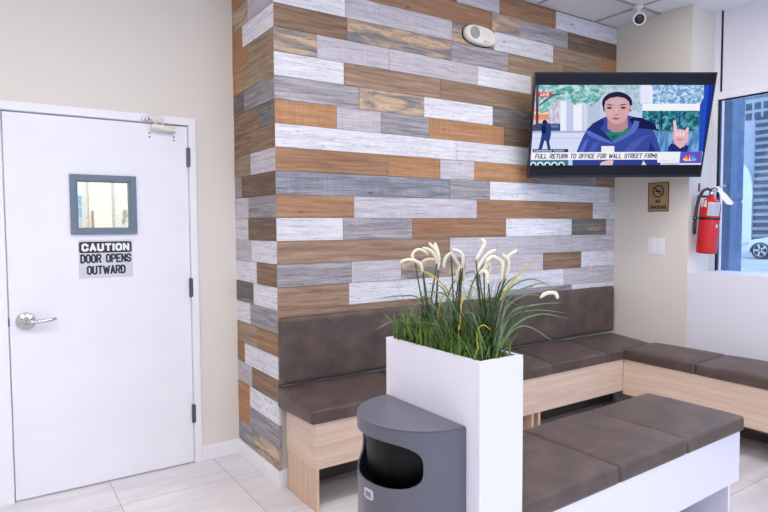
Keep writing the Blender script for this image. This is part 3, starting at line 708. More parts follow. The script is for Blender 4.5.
tall_grass((1.311, 1.527, .9995), 'flowering grass with five cream spikes in the middle of the planter', B, 1.996, 12,
    [[(462, 340), (470, 290), (486, 262), (500, 258)], [(458, 340), (448, 300), (440, 286), (425, 283)], [(466, 335), (450, 300), (436, 292), (420, 293)], [(470, 345), (488, 305), (502, 300), (520, 306)], [(455, 340), (448, 330), (430, 323), (405, 322)]], nb=75, hgt=(.14, .30),
    yellow=[[(459, 330), (462, 300), (470, 290)], [(487, 300), (478, 290), (466, 284)]])
tall_grass((1.334, 1.408, .9995), 'flowering grass with dense cream spikes nearest the bench end of the planter', C+Dd, 1.904, 13,
    [[(500, 345), (505, 310), (525, 295), (541, 296)], [(497, 350), (510, 318), (535, 310), (566, 313)], [(500, 348), (515, 325), (540, 314), (569, 319)], [(500, 350), (513, 330), (530, 327), (558, 345)],
     [(494, 345), (505, 295), (530, 279), (556, 289)], [(497, 345), (508, 300), (530, 286), (552, 282)], [(498, 345), (512, 312), (540, 304), (562, 303)], [(492, 345), (498, 300), (508, 282), (520, 274)], [(486, 350), (475, 320), (470, 312), (455, 315)]], nb=105, hgt=(.18, .32), spread=.017,
    yellow=[[(500, 300), (512, 282), (527, 266), (540, 256)], [(478, 350), (477, 332), (483, 325), (491, 330)]])
# ---- waste bin (half-round)
BXb, BYc = 1.2235, 1.589
wb = empty('waste_bin', (1.11, BYc, 0)); tag(wb, 'grey half-round waste bin with a dark wide opening against the white planter', 'waste bin'); O_ = (1.11, BYc, 0)
def bp_(th, z, r=0): return (BXb-(.230-r)*math.sin(th), BYc-(.2175-r)*math.cos(th), z)
b = MB(O_); th0, th1, zz0, zz1 = 0, math.pi, .0, .8195; tc_, zc_, rt_, rz_ = R(90), .7045, R(54), .075
def sup(a, rx, ry, p=3.2):
    c, s_ = math.cos(a), math.sin(a); return rx*math.copysign(abs(c)**(2/p), c), ry*math.copysign(abs(s_)**(2/p), s_)
for layer, r_ in ((0, 0), (1, .006)):
    NA = 96; rings = []
    for k in range(NA):
        a = 2*math.pi*k/NA; ix, iz = sup(a, rt_, rz_); dx, dz = ix, iz
        tx = ((th1-tc_) if dx > 0 else (tc_-th0))/max(abs(dx), 1e-6); tz = ((zz1-zc_) if dz > 0 else (zc_-zz0))/max(abs(dz), 1e-6); tt = min(tx, tz)
        rings.append([(tc_+ix+(dx*tt-ix)*s_, zc_+iz+(dz*tt-iz)*s_) for s_ in [0, .02, .06, .15, .3, .5, .75, 1]])
    # corner fill: snap the outermost samples nearest each rectangle corner onto it
    for (cx_, cz_) in ((th0, zz0), (th1, zz0), (th0, zz1), (th1, zz1)):
        k = min(range(NA), key=lambda q: abs(rings[q][-1][0]-cx_)*.3+abs(rings[q][-1][1]-cz_)); rings[k][-1] = (cx_, cz_)
    M_ = len(rings[0]); vs = [bp_(p[0], p[1], r_) for rg in rings for p in rg]; fs = []
    for k in range(NA):
        k2 = (k+1) % NA
        for j in range(M_-1):
            f = (k*M_+j, k*M_+j+1, k2*M_+j+1, k2*M_+j); fs.append(f if layer == 0 else tuple(reversed(f)))
    b.add(vs, fs)
    if layer == 0: keep = [r2[0] for r2 in rings]
vs = [bp_(p[0], p[1], 0) for p in keep]+[bp_(p[0], p[1], .006) for p in keep]; n_ = len(keep)
b.add(vs, [(k, n_+k, n_+(k+1) % n_, (k+1) % n_) for k in range(n_)])
b.box(BXb-.006, BXb, BYc-.217, BYc+.217, 0, .8195)
body = b.build('bin_body', binm, wb, smooth=False)
for p in body.data.polygons: p.use_smooth = True
def halfD(r, n=48): return [(BXb-.001, BYc-(.2177-r))]+[(BXb-(.2302-r)*math.sin(math.pi*k/n), BYc-(.2177-r)*math.cos(math.pi*k/n)) for k in range(1, n)]+[(BXb-.001, BYc+(.2177-r))]
b = MB(O_); b.prism([(x, y) for x, y in halfD(0)], (0, 0, .82), (1, 0, 0), (0, 1, 0), (0, 0, 1), .0045); b.build('bin_lid', binm, wb, bevel=.002, seg=2)
b = MB(O_); lin = [(BXb-.008-(.206)*math.sin(math.pi*k/32), BYc-(.206)*math.cos(math.pi*k/32)) for k in range(33)]
rn = random.Random(4)
vs = []; nn = len(lin)
for i, z in enumerate((.38, .48, .56, .605, .625, .80)):
    for k, (x, y) in enumerate(lin):
        w_ = .012*math.sin(k*1.9+i*2.1)+.008*math.sin(k*3.7+i); q = (.80 if i < 4 else (.88 if i == 4 else .96))+w_*(1 if i < 5 else .2); vs.append((BXb-.01+(x-BXb+.01)*q, BYc+(y-BYc)*q, z))
fs = [(i*nn+k, i*nn+k+1, (i+1)*nn+k+1, (i+1)*nn+k) for i in range(5) for k in range(nn-1)]+[tuple(range(nn))]
b.add(vs, fs); b.build('bin_liner', bindark, wb, smooth=True)
b = MB(O_)
def onb(th, z, r): return bp_(th, z, r)
lb = ell(0, 0, 1, 1, 32, 5); cen = (R(87.5), .5905)
vs = [bp_(cen[0]-x*R(6.2), cen[1]+y*.0161+x*.0, -.0012) for x, y in lb]+[bp_(cen[0]-x*R(6.2), cen[1]+y*.0161, .001) for x, y in lb]; n_ = 32
b.add(vs, [tuple(range(n_))]+[(k, (k+1) % n_, n_+(k+1) % n_, n_+k) for k in range(n_)]); lbo = b.build('bin_label', plain('silver_label', (205, 205, 214), .4), wb)
b = MB(O_)
for (x, w_, y, h_) in ((-.45, .22, .1, .42), (-.05, .2, .1, .42), (.35, .22, .1, .42), (0, .7, -.55, .14)):
    P = [(cen[0]-(x+sx_*w_)*R(6.2), cen[1]+(y+sz_*h_)*.0161) for sx_, sz_ in ((-1, -1), (1, -1), (1, 1), (-1, 1))]
    b.add([bp_(a, z, -.0018) for a, z in P], [(0, 1, 2, 3)])
b.build('label_mark', plain('label_grey_mark', (120, 122, 134), .5), lbo)

# ================================================================== THINGS ON THE WALLS
# alarm sounder on the boards
ae = empty('wall_alarm', (2.772, 2.993, 2.706), (0, R(2), 0)); tag(ae, 'oval white wall alarm with round grille and red light high on the boarded wall', 'alarm')
b = MB(); prof = [(1.0, 0), (1.0, .014), (.97, .024), (.90, .032), (.8, .035), (.3, .036)]
vs = []; o2 = ell(0, 0, .137, .062, 40, 2.6)
for s_, d_ in prof: vs += [(x*(s_ if s_ == 1 else s_), -d_, z*s_) for x, z in o2]
fs = [tuple(range(40))]+[(i*40+k, i*40+(k+1) % 40, (i+1)*40+(k+1) % 40, (i+1)*40+k) for i in range(5) for k in range(40)]+[tuple(reversed(range(200, 240)))]
b.add(vs, fs); b.build('alarm_case', cream, ae, smooth=True)
b = MB(); b.prism(ell(0, 0, .141, .066, 40, 2.6), (0, .008, 0), (1, 0, 0), (0, 0, 1), (0, -1, 0), .009); b.build('back_plate', darkm, ae)
b = MB(); b.lathe([(.040, -.028), (.040, -.040), (.034, -.043), (.030, -.038), (.026, -.038), (.024, -.042), (.018, -.042), (.016, -.038), (.010, -.038), (.006, -.043), (.001, -.043)], (-.062, 0, .004), (0, 1, 0), 32); b.build('round_grille', pgrey, ae, smooth=True)
b = MB()
b.box(-.004, .082, -.0362, -.03, -.018, .034)
for i in range(6): b.box(.002+i*.013, .010+i*.013, -.0368, -.036, -.012, .028)
b.build('speaker_slots', plain('light_slots', (220, 217, 211), .5), ae)
b = MB(); b.lathe([(.0065, -.026), (.0065, -.0375), (.003, -.040)], (.028, 0, -.038), (0, 1, 0), 14); b.build('red_light', emis('red_led', (255, 80, 70), 1.0), ae)
b = MB(); b.lathe([(.005, -.022), (.005, -.0355), (.003, -.038)], (.056, 0, -.037), (0, 1, 0), 14); b.build('green_light', emis('green_led', (110, 200, 160), .8), ae)
# ceiling camera
cc = empty('security_camera', (3.975, 2.615, CEIL)); tag(cc, 'small white bullet security camera hanging from the ceiling corner', 'security camera'); O_ = (3.975, 2.615, CEIL)
b = MB(O_); b.lathe([(.036, -.0061), (.036, -.016), (.026, -.022), (.012, -.026), (.011, -.075)], O_, (0, 0, 1), 24); b.build('mount', white, cc, smooth=True)
dv = (Vector((1.6, .2, 1.9))-Vector((3.99, 2.55, 2.94))).normalized(); c0 = Vector((3.955, 2.60, 2.925))
b = MB(O_); b.lathe([(.034, -.03), (.043, -.02), (.044, .035), (.044, .055), (.036, .056), (.034, .046), (.0, .046)], c0, dv, 28); hs = b.build('housing', white, cc, smooth=True)
b = MB(O_); b.lathe([(.033, .045), (.033, .0525), (.018, .054), (.001, .056)], c0, dv, 28); b.build('lens', plain('lens_black', (14, 14, 18), .12), hs, smooth=True)
# light switch
ay_ = (0, -1, 0); X4 = 4.28
sp_ = empty('light_switch', (X4, 2.625, 1.28)); tag(sp_, 'white double rocker light switch on the beige wall below the NO SMOKING sign', 'light switch'); O_ = (X4, 2.625, 1.28)
b = MB(O_); b.box(X4-.006, X4, 2.560, 2.690, 1.217, 1.343); b.build('cover_plate', white, sp_, bevel=.003)
for y in (2.594, 2.656):
    b = MB(O_); b.prism([(-.017, -.034), (.017, -.034), (.017, .034), (-.017, .034)], (X4-.0062, y, 1.28), ay_, (0, 0, 1), (-1, 0, 0), .003); b.box(X4-.011, X4-.0092, y-.015, y+.015, 1.249, 1.262); b.build('rocker', whitetxt, sp_, bevel=.0008)
# no smoking sign
b = MB((X4, 2.616, 1.657)); b.box(X4-.004, X4, 2.531, 2.701, 1.545, 1.769); ns = b.build('no_smoking_sign', gold); tag(ns, 'brass coloured NO SMOKING sign on the beige wall under the television', 'sign')
O_ = (X4, 2.616, 1.657)
def fr_(mb, y0, y1, z0, z1, w_, x): 
    for q in ((y0, y1, z0, z0+w_), (y0, y1, z1-w_, z1), (y0, y0+w_, z0, z1), (y1-w_, y1, z0, z1)): mb.box(x-.001, x, *q)
b = MB(O_); fr_(b, 2.533, 2.699, 1.547, 1.767, .005, X4-.004); b.build('sign_border', blacktxt, ns)
b = MB(O_); cyy, czz = 2.616, 1.700; n_ = 40; ro, ri_ = .047, .038
vs = [(X4-.0052, cyy-math.cos(2*math.pi*k/n_)*r_, czz+math.sin(2*math.pi*k/n_)*r_) for r_ in (ro, ri_) for k in range(n_)]
b.add(vs, [(k, (k+1) % n_, n_+(k+1) % n_, n_+k) for k in range(n_)])
b.add([(X4-.0052, cyy-x, czz+z) for x, z in ((-.032, .025), (-.026, .031), (.032, -.025), (.026, -.031))], [(0, 1, 2, 3)])
b.box(X4-.005, X4-.0042, cyy-.026, cyy+.026, czz-.005, czz+.005)
b.add([(X4-.0054, cyy+.012-i*.006, czz+.012+.004*math.sin(i)+dz_) for i in range(3) for dz_ in (0, .005)], [(0, 2, 3, 1), (2, 4, 5, 3)])
b.build('no_smoking_symbol', blacktxt, ns)
b = MB(O_); b.block('NO', (X4-.0048, 2.616, 1.624), ay_, (0, 0, 1), .040, .027, wt=.2); b.block('SMOKING', (X4-.0048, 2.616, 1.579), ay_, (0, 0, 1), .136, .030, wt=.2); b.build('no_smoking_lettering', blacktxt, ns)
# red marker above the extinguisher
b = MB((4.413, 2.379, 1.72)); b.box(4.404, 4.422, 2.374, 2.38, 1.688, 1.752); tag(b.build('wall_marker', redl, bevel=.001), 'small dark red rectangular marker on the wall beside the extinguisher hose', 'marker')
# fire extinguisher
_er = Vector((.465, -.886, 0)); _ec = Vector((-.886, -.465, 0))
def ex(a, c, z): return _er*a+_ec*c+Vector((0, 0, z))
fe = empty('fire_extinguisher', (4.352, 2.285, 1.235), Matrix.Rotation(R(3.7), 3, Vector((0, 0, 1)).cross(_er)).to_euler()); tag(fe, 'red fire extinguisher with black hose and white tag hanging beside the window', 'fire extinguisher')
b = MB(); b.lathe([(.058, .0), (.066, .006), (.068, .02), (.068, .335), (.064, .362), (.052, .385), (.034, .398), (.024, .404), (.022, .42), (.0, .42)], (0, 0, 0), (0, 0, 1), 36); b.build('cylinder', red, fe, smooth=True)
b = MB(); b.lathe([(.02, .42), (.02, .44), (.014, .445), (.014, .46), (.0, .46)], (0, 0, 0), (0, 0, 1), 20); b.build('valve', chrome, fe, smooth=True)
b = MB(); b.tube([ex(-.02, 0, .462), ex(.03, .01, .478), ex(.085, .01, .495)], [.008, .007, .005], 8); b.tube([ex(0, 0, .45), ex(.04, .0, .452), ex(.07, .0, .446)], .006, 8); b.build('carry_handle', chrome, fe, smooth=True)
b = MB(); b.tube([ex(-.004, .02, .452), ex(-.028, .02, .468), ex(-.056, .015, .452), ex(-.078, .01, .40), ex(-.088, 0, .33), ex(-.089, 0, .24), ex(-.088, 0, .19), ex(-.086, 0, .135)], [.010, .0105, .011, .011, .011, .011, .012, .012], 12); b.build('hose', rubber, fe, smooth=True)
b = MB(); b.lathe([(.0695, .245), (.0705, .246), (.0705, .262), (.0695, .263)], (0, 0, 0), (0, 0, 1), 36); b.lathe([(.014, .243), (.015, .245), (.015, .262), (.014, .264)], ex(-.088, 0, 0), (0, 0, 1), 14); b.build('strap', black, fe)
b = MB(); b.lathe([(.006, .0), (.006, .004), (.003, .006)], ex(-.088, .014, .254), _ec, 10); b.build('strap_rivet', chrome, fe)
def wrap(mb, a0, a1, z0, z1, r_=.0686, n=14, mi=0):
    vs = []
    for k in range(n+1):
        a = R(a0+(a1-a0)*k/n); vs += [(math.sin(a)*r_, -math.cos(a)*r_, z0), (math.sin(a)*r_, -math.cos(a)*r_, z1)]
    mb.add(vs, [(2*k, 2*k+2, 2*k+3, 2*k+1) for k in range(n)], mi)
b = MB(); wrap(b, -76, -2, .275, .37, mi=0)
for i in range(7): wrap(b, -70, -10, .284+i*.0115, .2875+i*.0115, .0689, mi=1)
b.build('instruction_label', [plain('label_silver', (188, 192, 206), .4), plain('label_print', (130, 138, 165), .5)], fe)
b = MB(); wrap(b, -122, -104, .335, .385); wrap(b, -98, -84, .335, .385); b.build('pictogram_label', plain('label_cream', (215, 210, 205), .4), fe)
b = MB(); wrap(b, -22, -6, .19, .215, .069); b.build('round_sticker', plain('green_sticker', (170, 205, 190), .4), fe)
b = MB(); b.prism([(.03, .478), (.048, .472), (.09, .432), (.140, .374), (.134, .357), (.10, .36), (.066, .398), (.045, .44)], ex(0, .05, 0), _er, (0, 0, 1), _ec, .0008); b.build('inspection_tag', whitetxt, fe)
b = MB(); b.box(-.012, .012, .02, .096, .405, .42); b.build('hanging_hook', steel, fe)
# ================================================================== TELEVISION
yw, tl, rl = .5504, .2503, .004
n_v = Vector((-math.sin(yw)*math.cos(tl), -math.cos(yw)*math.cos(tl), -math.sin(tl))); r_v = Vector((math.cos(yw), -math.sin(yw), 0)); u_v = r_v.cross(-n_v)
if u_v.z < 0: u_v = -u_v
r2 = math.cos(rl)*r_v+math.sin(rl)*u_v; u2 = -math.sin(rl)*r_v+math.cos(rl)*u_v
mt_ = Matrix((r2, -n_v, u2)).transposed()
TVC = Vector((3.646, 2.515, 2.123))
tv = empty('television', TVC, mt_.to_euler()); tag(tv, 'large black flat television showing a news report, tilted down from the corner', 'television')
W, Hh = 1.24, .709
b = MB(); b.box(-W/2, W/2, .0035, .03, -Hh/2, Hh/2); b.box(-.40, .40, .0305, .058, -.26, .12)
b.build('casing', black, tv, bevel=.003)
b = MB()
for q in ((-W/2, -W/2+.009, -Hh/2, Hh/2), (W/2-.009, W/2, -Hh/2, Hh/2), (-W/2+.009, W/2-.009, Hh/2-.010, Hh/2), (-W/2+.009, W/2-.009, -Hh/2, -Hh/2+.016)):
    b.box(q[0], q[1], -.001, .0034, q[2], q[3])
b.build('bezel', plain('bezel_black', (22, 23, 32), .35), tv)
scr = MB(); scr.box(-W/2+.009, W/2-.009, .0005, .0033, -Hh/2+.016, Hh/2-.010); scr = scr.build('screen', plain('screen_black', (9, 11, 24), .3, spec=.25), tv)
def XY(u, v):
    y = v-84.6; left = 535.8-.0717*y; wd = 178-6.7*y/79.2
    X = (u-left)/wd; return (-.608+X*1.214, .2715-y/79.2*.538)
XL, XR, ZT, ZB = -.608, .606, .2715, -.2665
def clipxy(p): return (min(max(p[0], XL), XR), min(max(p[1], ZB), ZT))
EM = {}
def ec(c, noise=None):
    key = (c, noise)
    if key not in EM:
        if noise is None: EM[key] = emis('screen_colour', c, 1.0)
        else:
            mt = bpy.data.materials.new('screen_foliage'); mt.use_nodes = True; nt = mt.node_tree; nt.nodes.clear()
            e = nt.nodes.new('ShaderNodeEmission'); o = nt.nodes.new('ShaderNodeOutputMaterial'); nt.links.new(e.outputs[0], o.inputs[0])
            tc = nt.nodes.new('ShaderNodeTexCoord'); nn = mapped_noise(nt, tc.outputs['Object'], noise[1], noise[2], 4, .6, .6)
            r = ramp(nt, [(.38, c), (.5, noise[0]), (.62, noise[3])]); nt.links.new(nn.outputs['Fac'], r.inputs['Fac']); nt.links.new(r.outputs['Color'], e.inputs['Color']); EM[key] = mt
    return EM[key]
class Pic:
    def __init__(s): s.mb = MB(); s.mats = []; s.lay = 0
    def mi(s, mt):
        if mt not in s.mats: s.mats.append(mt)
        return s.mats.index(mt)
    def poly(s, pts, c, noise=None, px=True):
        s.lay += 1; P = [clipxy(XY(*p)) if px else p for p in pts]
        s.mb.add([(x, -s.lay*.00006, z) for x, z in P], [tuple(range(len(P)))], s.mi(ec(c, noise))); return s
    def rect(s, u0, v0, u1, v1, c, noise=None): return s.poly([(u0, v1), (u1, v1), (u1, v0), (u0, v0)], c, noise)
    def text(s, t, u, v, w, h, c, bold=.02, shear=0):
        s.lay += 1; x, z = XY(u, v); s.mb.text(t, (x, -s.lay*.00006, z), (1, 0, 0), (0, 0, 1), w*.00682, h*.00682, s.mi(ec(c)), bold, shear, d=0)
def EL(cx, cy, rx, ry, n=28, p=2.0): return ell(cx, cy, rx, ry, n, p)
P = Pic()
P.poly([(XL, ZB), (XR, ZB), (XR, ZT), (XL, ZT)], (196, 206, 232), px=False)
P.rect(535, 84, 560, 148, (176, 170, 200), ((206, 196, 214), (14, 1, 4), 3, (226, 222, 240)))
P.rect(560, 100, 566, 148, (232, 238, 252)); P.rect(566, 96, 573, 148, (196, 200, 232)); P.rect(573, 92, 582, 148, (236, 240, 252)); P.rect(582, 95, 600, 138, (184, 196, 220))
P.rect(583, 100, 587, 136, (210, 216, 238))
P.rect(529, 130, 592, 150, (214, 220, 244)); P.rect(529, 129, 592, 131, (166, 178, 216)); P.rect(529, 136, 592, 137, (190, 200, 232))
P.poly([(534, 108), (549, 109), (548, 118), (533, 118)], (232, 150, 110)); P.rect(534, 110, 548, 112.5, (250, 220, 200)); P.rect(533, 118, 549, 123, (226, 196, 206))
P.poly([(533, 123), (540, 121.5), (560, 122), (560, 129), (532, 129)], (60, 78, 130)); P.poly([(541, 123), (558, 123), (558, 126), (541, 126)], (96, 120, 170))
fol = ((132, 190, 190), (16, 1, 22), 1.6, (206, 224, 232))
P.poly([(535, 84.6), (602, 84.6), (604, 92), (598, 100), (590, 105), (583, 101), (575, 104), (566, 98), (558, 99), (549, 105), (541, 104), (535, 100)], (74, 150, 140), fol)
P.poly([(540, 112), (537, 104), (545, 98), (552, 102), (549, 110)], (120, 176, 160), fol)
P.poly([(602, 84.6), (640, 84.6), (644, 98), (640, 112), (632, 112), (632, 96), (620, 90), (604, 96)], (150, 178, 200), ((176, 200, 214), (18, 1, 20), 1.5, (206, 214, 236)))
P.poly([(538.6, 104), (545, 98.6), (553, 93.4), (563, 92.2), (563, 93), (553.5, 94.5), (546, 99.6), (539, 105)], (60, 60, 90))
P.rect(535.5, 84.6, 538.3, 128, (96, 66, 84))
# right-hand background
P.rect(640, 84.6, 716, 103.5, (90, 140, 200), ((140, 184, 220), (18, 1, 22), 1.7, (222, 232, 250)))
P.rect(640, 84.6, 650, 102, (226, 230, 250)); P.rect(650, 86, 652, 103, (236, 240, 252))
P.rect(642, 102.6, 701, 109.5, (240, 242, 250))
P.rect(642, 109.5, 701, 130, (26, 70, 96), ((40, 110, 124), (16, 1, 18), 1.7, (96, 170, 190)))
P.rect(661, 110, 662.2, 128, (20, 40, 80)); P.rect(679, 110, 680.5, 128, (36, 70, 140))
P.rect(642, 129.5, 716, 131.5, (96, 140, 186)); P.rect(640, 131.5, 716, 150.5, (70, 120, 180), ((90, 140, 196), (20, 1, 3), 2, (130, 176, 216)))
P.poly([(704, 84.6), (715, 84.6), (706, 150), (699, 150), (700, 104), (704, 96)], (38, 78, 186)); P.poly([(709, 84.6), (715, 84.6), (705, 150), (703, 150)], (24, 52, 160))
# passer-by in navy
P.poly([(540.5, 124), (543, 121), (548, 121), (551, 125), (550.5, 134), (549, 140), (550.5, 148), (547.5, 148), (546, 140), (544.5, 138), (541.5, 148), (538, 148), (540.5, 138), (541.5, 132)], (44, 66, 130))
P.poly(EL(544.5, 120.5, 2.4, 2.4, 14), (46, 40, 60)); P.poly([(541.5, 124), (545, 123), (546, 131), (542, 132)], (24, 32, 70))
# reporter: jacket, hood, jumper, neck, head
jk = (58, 76, 158); jd = (38, 50, 118); jl = (92, 110, 196)
P.poly([(576, 151), (579, 143), (583, 134), (587, 127), (594, 121), (603, 116), (612, 113), (628, 114), (636, 116), (646, 119), (652, 126), (657, 138), (661, 151)], jk)
P.poly([(629, 118), (633, 115.5), (642, 116.5), (652, 121), (659, 125.5), (658, 129), (651, 128), (642, 127), (634, 127)], (26, 30, 78)); P.poly([(655, 122.5), (658.5, 123), (658.5, 127), (656.5, 127.5)], (150, 160, 230))
P.poly([(585, 130), (592, 122), (602, 116.5), (604, 121), (600, 127), (607, 134), (612, 139), (604, 138), (594, 134)], jd)
P.poly([(585, 130.5), (588, 128.5), (597, 133), (610, 139.5), (613, 142.5), (600, 139), (590, 135)], jl)
P.poly([(638, 125), (634, 131), (624, 137), (614, 142), (612, 140), (622, 134), (631, 126), (634, 119), (639, 120)], jl)
P.poly([(578, 151), (584, 140), (588, 136), (586, 143), (583, 151)], jl); P.poly([(588, 151), (593, 141), (600, 140), (596, 146), (595, 151)], (74, 92, 178))
P.poly([(622, 151), (630, 142), (642, 135), (650, 133), (640, 141), (632, 151)], (74, 92, 176)); P.poly([(648, 151), (650, 140), (654, 146), (656, 151)], jd)
P.poly([(605, 131), (612, 128.5), (631, 127), (624, 133.5), (613, 139), (609, 136)], (44, 128, 116)); P.poly([(609, 134), (619, 133), (613, 138)], (30, 96, 96))
sk = (208, 166, 172); sk2 = (184, 138, 146); skl = (218, 180, 186)
P.poly([(607, 116), (627, 116), (627.5, 126), (622, 130), (613, 130.5), (607, 127)], sk2)
P.poly(EL(616.6, 102, 15.2, 11, 32), (38, 34, 66)); P.poly([(602, 101), (631.7, 101), (630.8, 110), (602.8, 110)], (38, 34, 66))
P.poly([(603.8, 105), (605, 100), (609.4, 97), (616.6, 95.8), (624, 97), (628.4, 100.6), (629.4, 105.6), (628.6, 111), (626.2, 117), (621.5, 121.6), (616, 122.6), (611, 121), (606.4, 116.4), (604.2, 110)], sk)
P.poly(EL(616.6, 100.6, 7.4, 2.6, 20), (214, 174, 180)); P.poly(EL(608.8, 111.5, 2.8, 2.4, 16), (216, 176, 182)); P.poly(EL(624.4, 111.5, 3, 2.6, 16), (212, 170, 176))
P.poly([(605.4, 104.0), (607.5, 102.8), (611.8, 103.6), (611.6, 104.6), (607.8, 103.9)], (74, 50, 70)); P.poly([(619.6, 103.6), (623.6, 102.7), (626.8, 104), (623.6, 103.8), (619.8, 104.6)], (74, 50, 70))
P.poly(EL(608.7, 106.6, 2.7, 1.0, 14), (60, 40, 66)); P.poly(EL(622.8, 106.5, 2.7, 1.0, 14), (60, 40, 66))
P.poly([(614.8, 106), (616.8, 106), (617.4, 111), (618.8, 112.2), (615.8, 113.2), (612.9, 112.3), (614.2, 111)], skl); P.poly([(613.2, 112.4), (618.5, 112.4), (615.8, 113.6)], (150, 98, 106))
P.poly(EL(615.4, 117, 3.7, 1.4, 18), (190, 118, 138)); P.poly([(611.6, 116.9), (619.2, 116.9), (615.4, 117.5)], (120, 56, 80)); P.poly(EL(630.4, 106.5, 1.1, 2.6, 12), sk)
# raised hand and cuff
P.poly([(668, 151), (668, 146), (671, 142), (684, 144), (689, 144), (687, 151)], (32, 48, 118))
P.poly([(672.6, 137), (672.8, 131), (674.6, 128.6), (680, 127.4), (686, 129), (688.6, 133), (688, 139), (684, 145), (680, 147.2), (675, 143)], (228, 178, 190))
P.poly([(673.0, 119.2), (675.4, 118.8), (677, 128.6), (673.6, 130)], (236, 200, 208)); P.poly([(685.2, 128.6), (687.4, 125.4), (688.8, 126.2), (688.2, 132)], (232, 192, 202))
for q in (676.6, 680, 683.4): P.poly(EL(q, 132.4, 1.5, 3.0, 12), (240, 206, 214))
P.poly([(675, 137.5), (681, 136.5), (685, 138.6), (679, 139.8)], (204, 150, 164))
# microphone cube and hand
P.rect(600.8, 144.4, 613.8, 151, (236, 236, 246))
# bottom strip
P.rect(529, 158, 568, 164, (60, 120, 150)); P.rect(568, 158, 660, 164, (52, 66, 142)); P.rect(568, 158, 572, 164, (200, 210, 232))
for q in range(5):
    P.poly(EL(533+q*7, 163, 3.2, 3.0, 16), (226, 240, 246)); P.poly(EL(533+q*7, 163.6, 2.0, 2.2, 14), (30, 60, 90))
P.poly([(599, 163.8), (601, 160.6), (608, 158.6), (613, 159), (612, 163.8)], (224, 190, 196)); P.poly([(641, 163.8), (643, 159), (646, 163.8)], (210, 216, 232))
# captions
P.poly([(532.6, 150.6), (532.6, 147.2), (567.8, 147.2), (567.8, 150.6)], (36, 48, 110)); P.text('HAPPENING TODAY', 549, 148.9, 31, 2.0, (214, 220, 240))
P.rect(530, 150.4, 661, 158.2, (240, 241, 250)); P.lay += 1; P.mb.block('FULL RETURN TO OFFICE FOR WALL STREET FIRMS', (XY(596.5, 154.4)[0], -P.lay*.00006, XY(596.5, 154.4)[1]), (1, 0, 0), (0, 0, 1), 127*.00682, 4.9*.00682, P.mi(ec((52, 56, 96))), .17, d=0, shear=.15)
P.rect(657, 150.4, 681, 161.4, (238, 239, 246)); P.text('11:26 AM', 664, 159.3, 8, 1.5, (150, 156, 180), .0); P.text('PT', 673, 159.3, 3, 1.5, (150, 156, 180), .0)
P.poly([(679, 162.6), (680.4, 150.4), (702.5, 150.4), (701, 162.6)], (98, 88, 196)); P.poly([(678.6, 163.9), (679, 162.2), (701.4, 162.2), (701, 163.9)], (226, 228, 244))
fc = [(250, 214, 90), (244, 140, 70), (226, 60, 84), (150, 96, 200), (88, 140, 232), (96, 206, 186)]
for i, c in enumerate(fc):
    a = math.pi*(1-(i+.5)/6); ca, sa = math.cos(a), math.sin(a); cx_, cy_ = 689.6+ca*4.4, 159.6-sa*4.0
    P.poly([(689.6, 159.8)]+[(cx_+1.35*(math.cos(t_)*ca*1.9-math.sin(t_)*sa), cy_-1.35*(math.cos(t_)*sa*1.9+math.sin(t_)*ca)) for t_ in [math.pi*(-.5+k/8) for k in range(9)]], c)
P.poly([(689, 159.8), (689.3, 155.6), (689.9, 155.6), (690.2, 159.8)], (244, 244, 250))
P.poly(EL(544.3, 93.7, 6.9, 2.1, 24, 6), (222, 44, 64)); P.text('LIVE', 544.3, 93.7, 8.6, 2.6, (250, 240, 244), .03)
pic = P.mb.build('picture', P.mats, scr); pic['label'] = 'news report picture with reporter and captions'
# articulated wall arm
am = MB(); wallp = Vector((4.28, 2.66, 2.12))
tvb = TVC-n_v*.062
rtm = empty('television_bracket', (4.28, 2.66, 2.12)); tag(rtm, 'black articulated wall bracket holding the television from behind', 'bracket')
b = MB(wallp); b.box(4.265, 4.28, 2.60, 2.72, 1.98, 2.26); b.build('wall_plate', black, rtm, bevel=.002)
el_ = Vector((4.08, 2.86, 2.12)); te = TVC-n_v*.13
b = MB(wallp); b.tube([(4.262, 2.66, 2.12), el_, te], .016, 10); b.build('arm', black, rtm)
b = MB(wallp); q = TVC-n_v*.066; b.tube([te, q], .03, 12)
b.build('tilt_head', black, rtm)

# ================================================================== OUTSIDE
b = MB(); b.box(-60, 4.70, -60, 60, -.3, -.12); tag(b.build('floor_ground', plain('ground', (205, 206, 210), .8)), kind='structure')
b = MB(); b.box(4.72, 60, -30, 60, -.1, .12); tag(b.build('floor_street', plain('pale_pavement', (190, 192, 198), .8, var=14, vscale=1.2)), kind='structure')
b = MB((4.95, 2.4, .12)); b.box(4.9, 5.1, 2.39, 2.62, .12, 1.62); b.box(4.9, 5.1, 2.39, 2.62, 1.64, 3.6); b.box(4.905, 5.095, 2.395, 2.62, 1.62, 1.64)
st = tag(b.build('street_column', plain('blue_grey_stone', (104, 130, 168), .5, var=10, vscale=18), bevel=.004), 'blue grey stone column standing just outside the window', 'column')
bd = empty('street_building', (30, 13, .12)); tag(bd, 'building across the street with ribbed shutter and pale arched panel', 'building'); O_ = (30, 13, .12)
b = MB(O_); b.box(30.06, 36, -40, 44, .12, 14); b.build('wall', plain('facade', (176, 184, 198), .7), bd)
b = MB(O_); b.box(30.0, 30.059, -2, 36, 7.3, 8.6); b.build('upper_band', plain('facade_dark', (120, 130, 150), .6), bd)
b = MB(O_)
z = .12; i = 0
sl = MB(O_)
while z < 6.2:
    sl.prism([(0, 0), (-.10, .04), (-.10, .17), (0, .21)], (30.06, -2, z), (1, 0, 0), (0, 0, 1), (0, 1, 0), 15.6); sl.box(30.02, 30.06, -2, 13.6, z+.21, z+.33, 1); z += .33
o = sl.build('roller_shutter', [plain('shutter_slat', (150, 158, 172), .5), plain('shutter_gap', (86, 94, 110), .6)], bd)
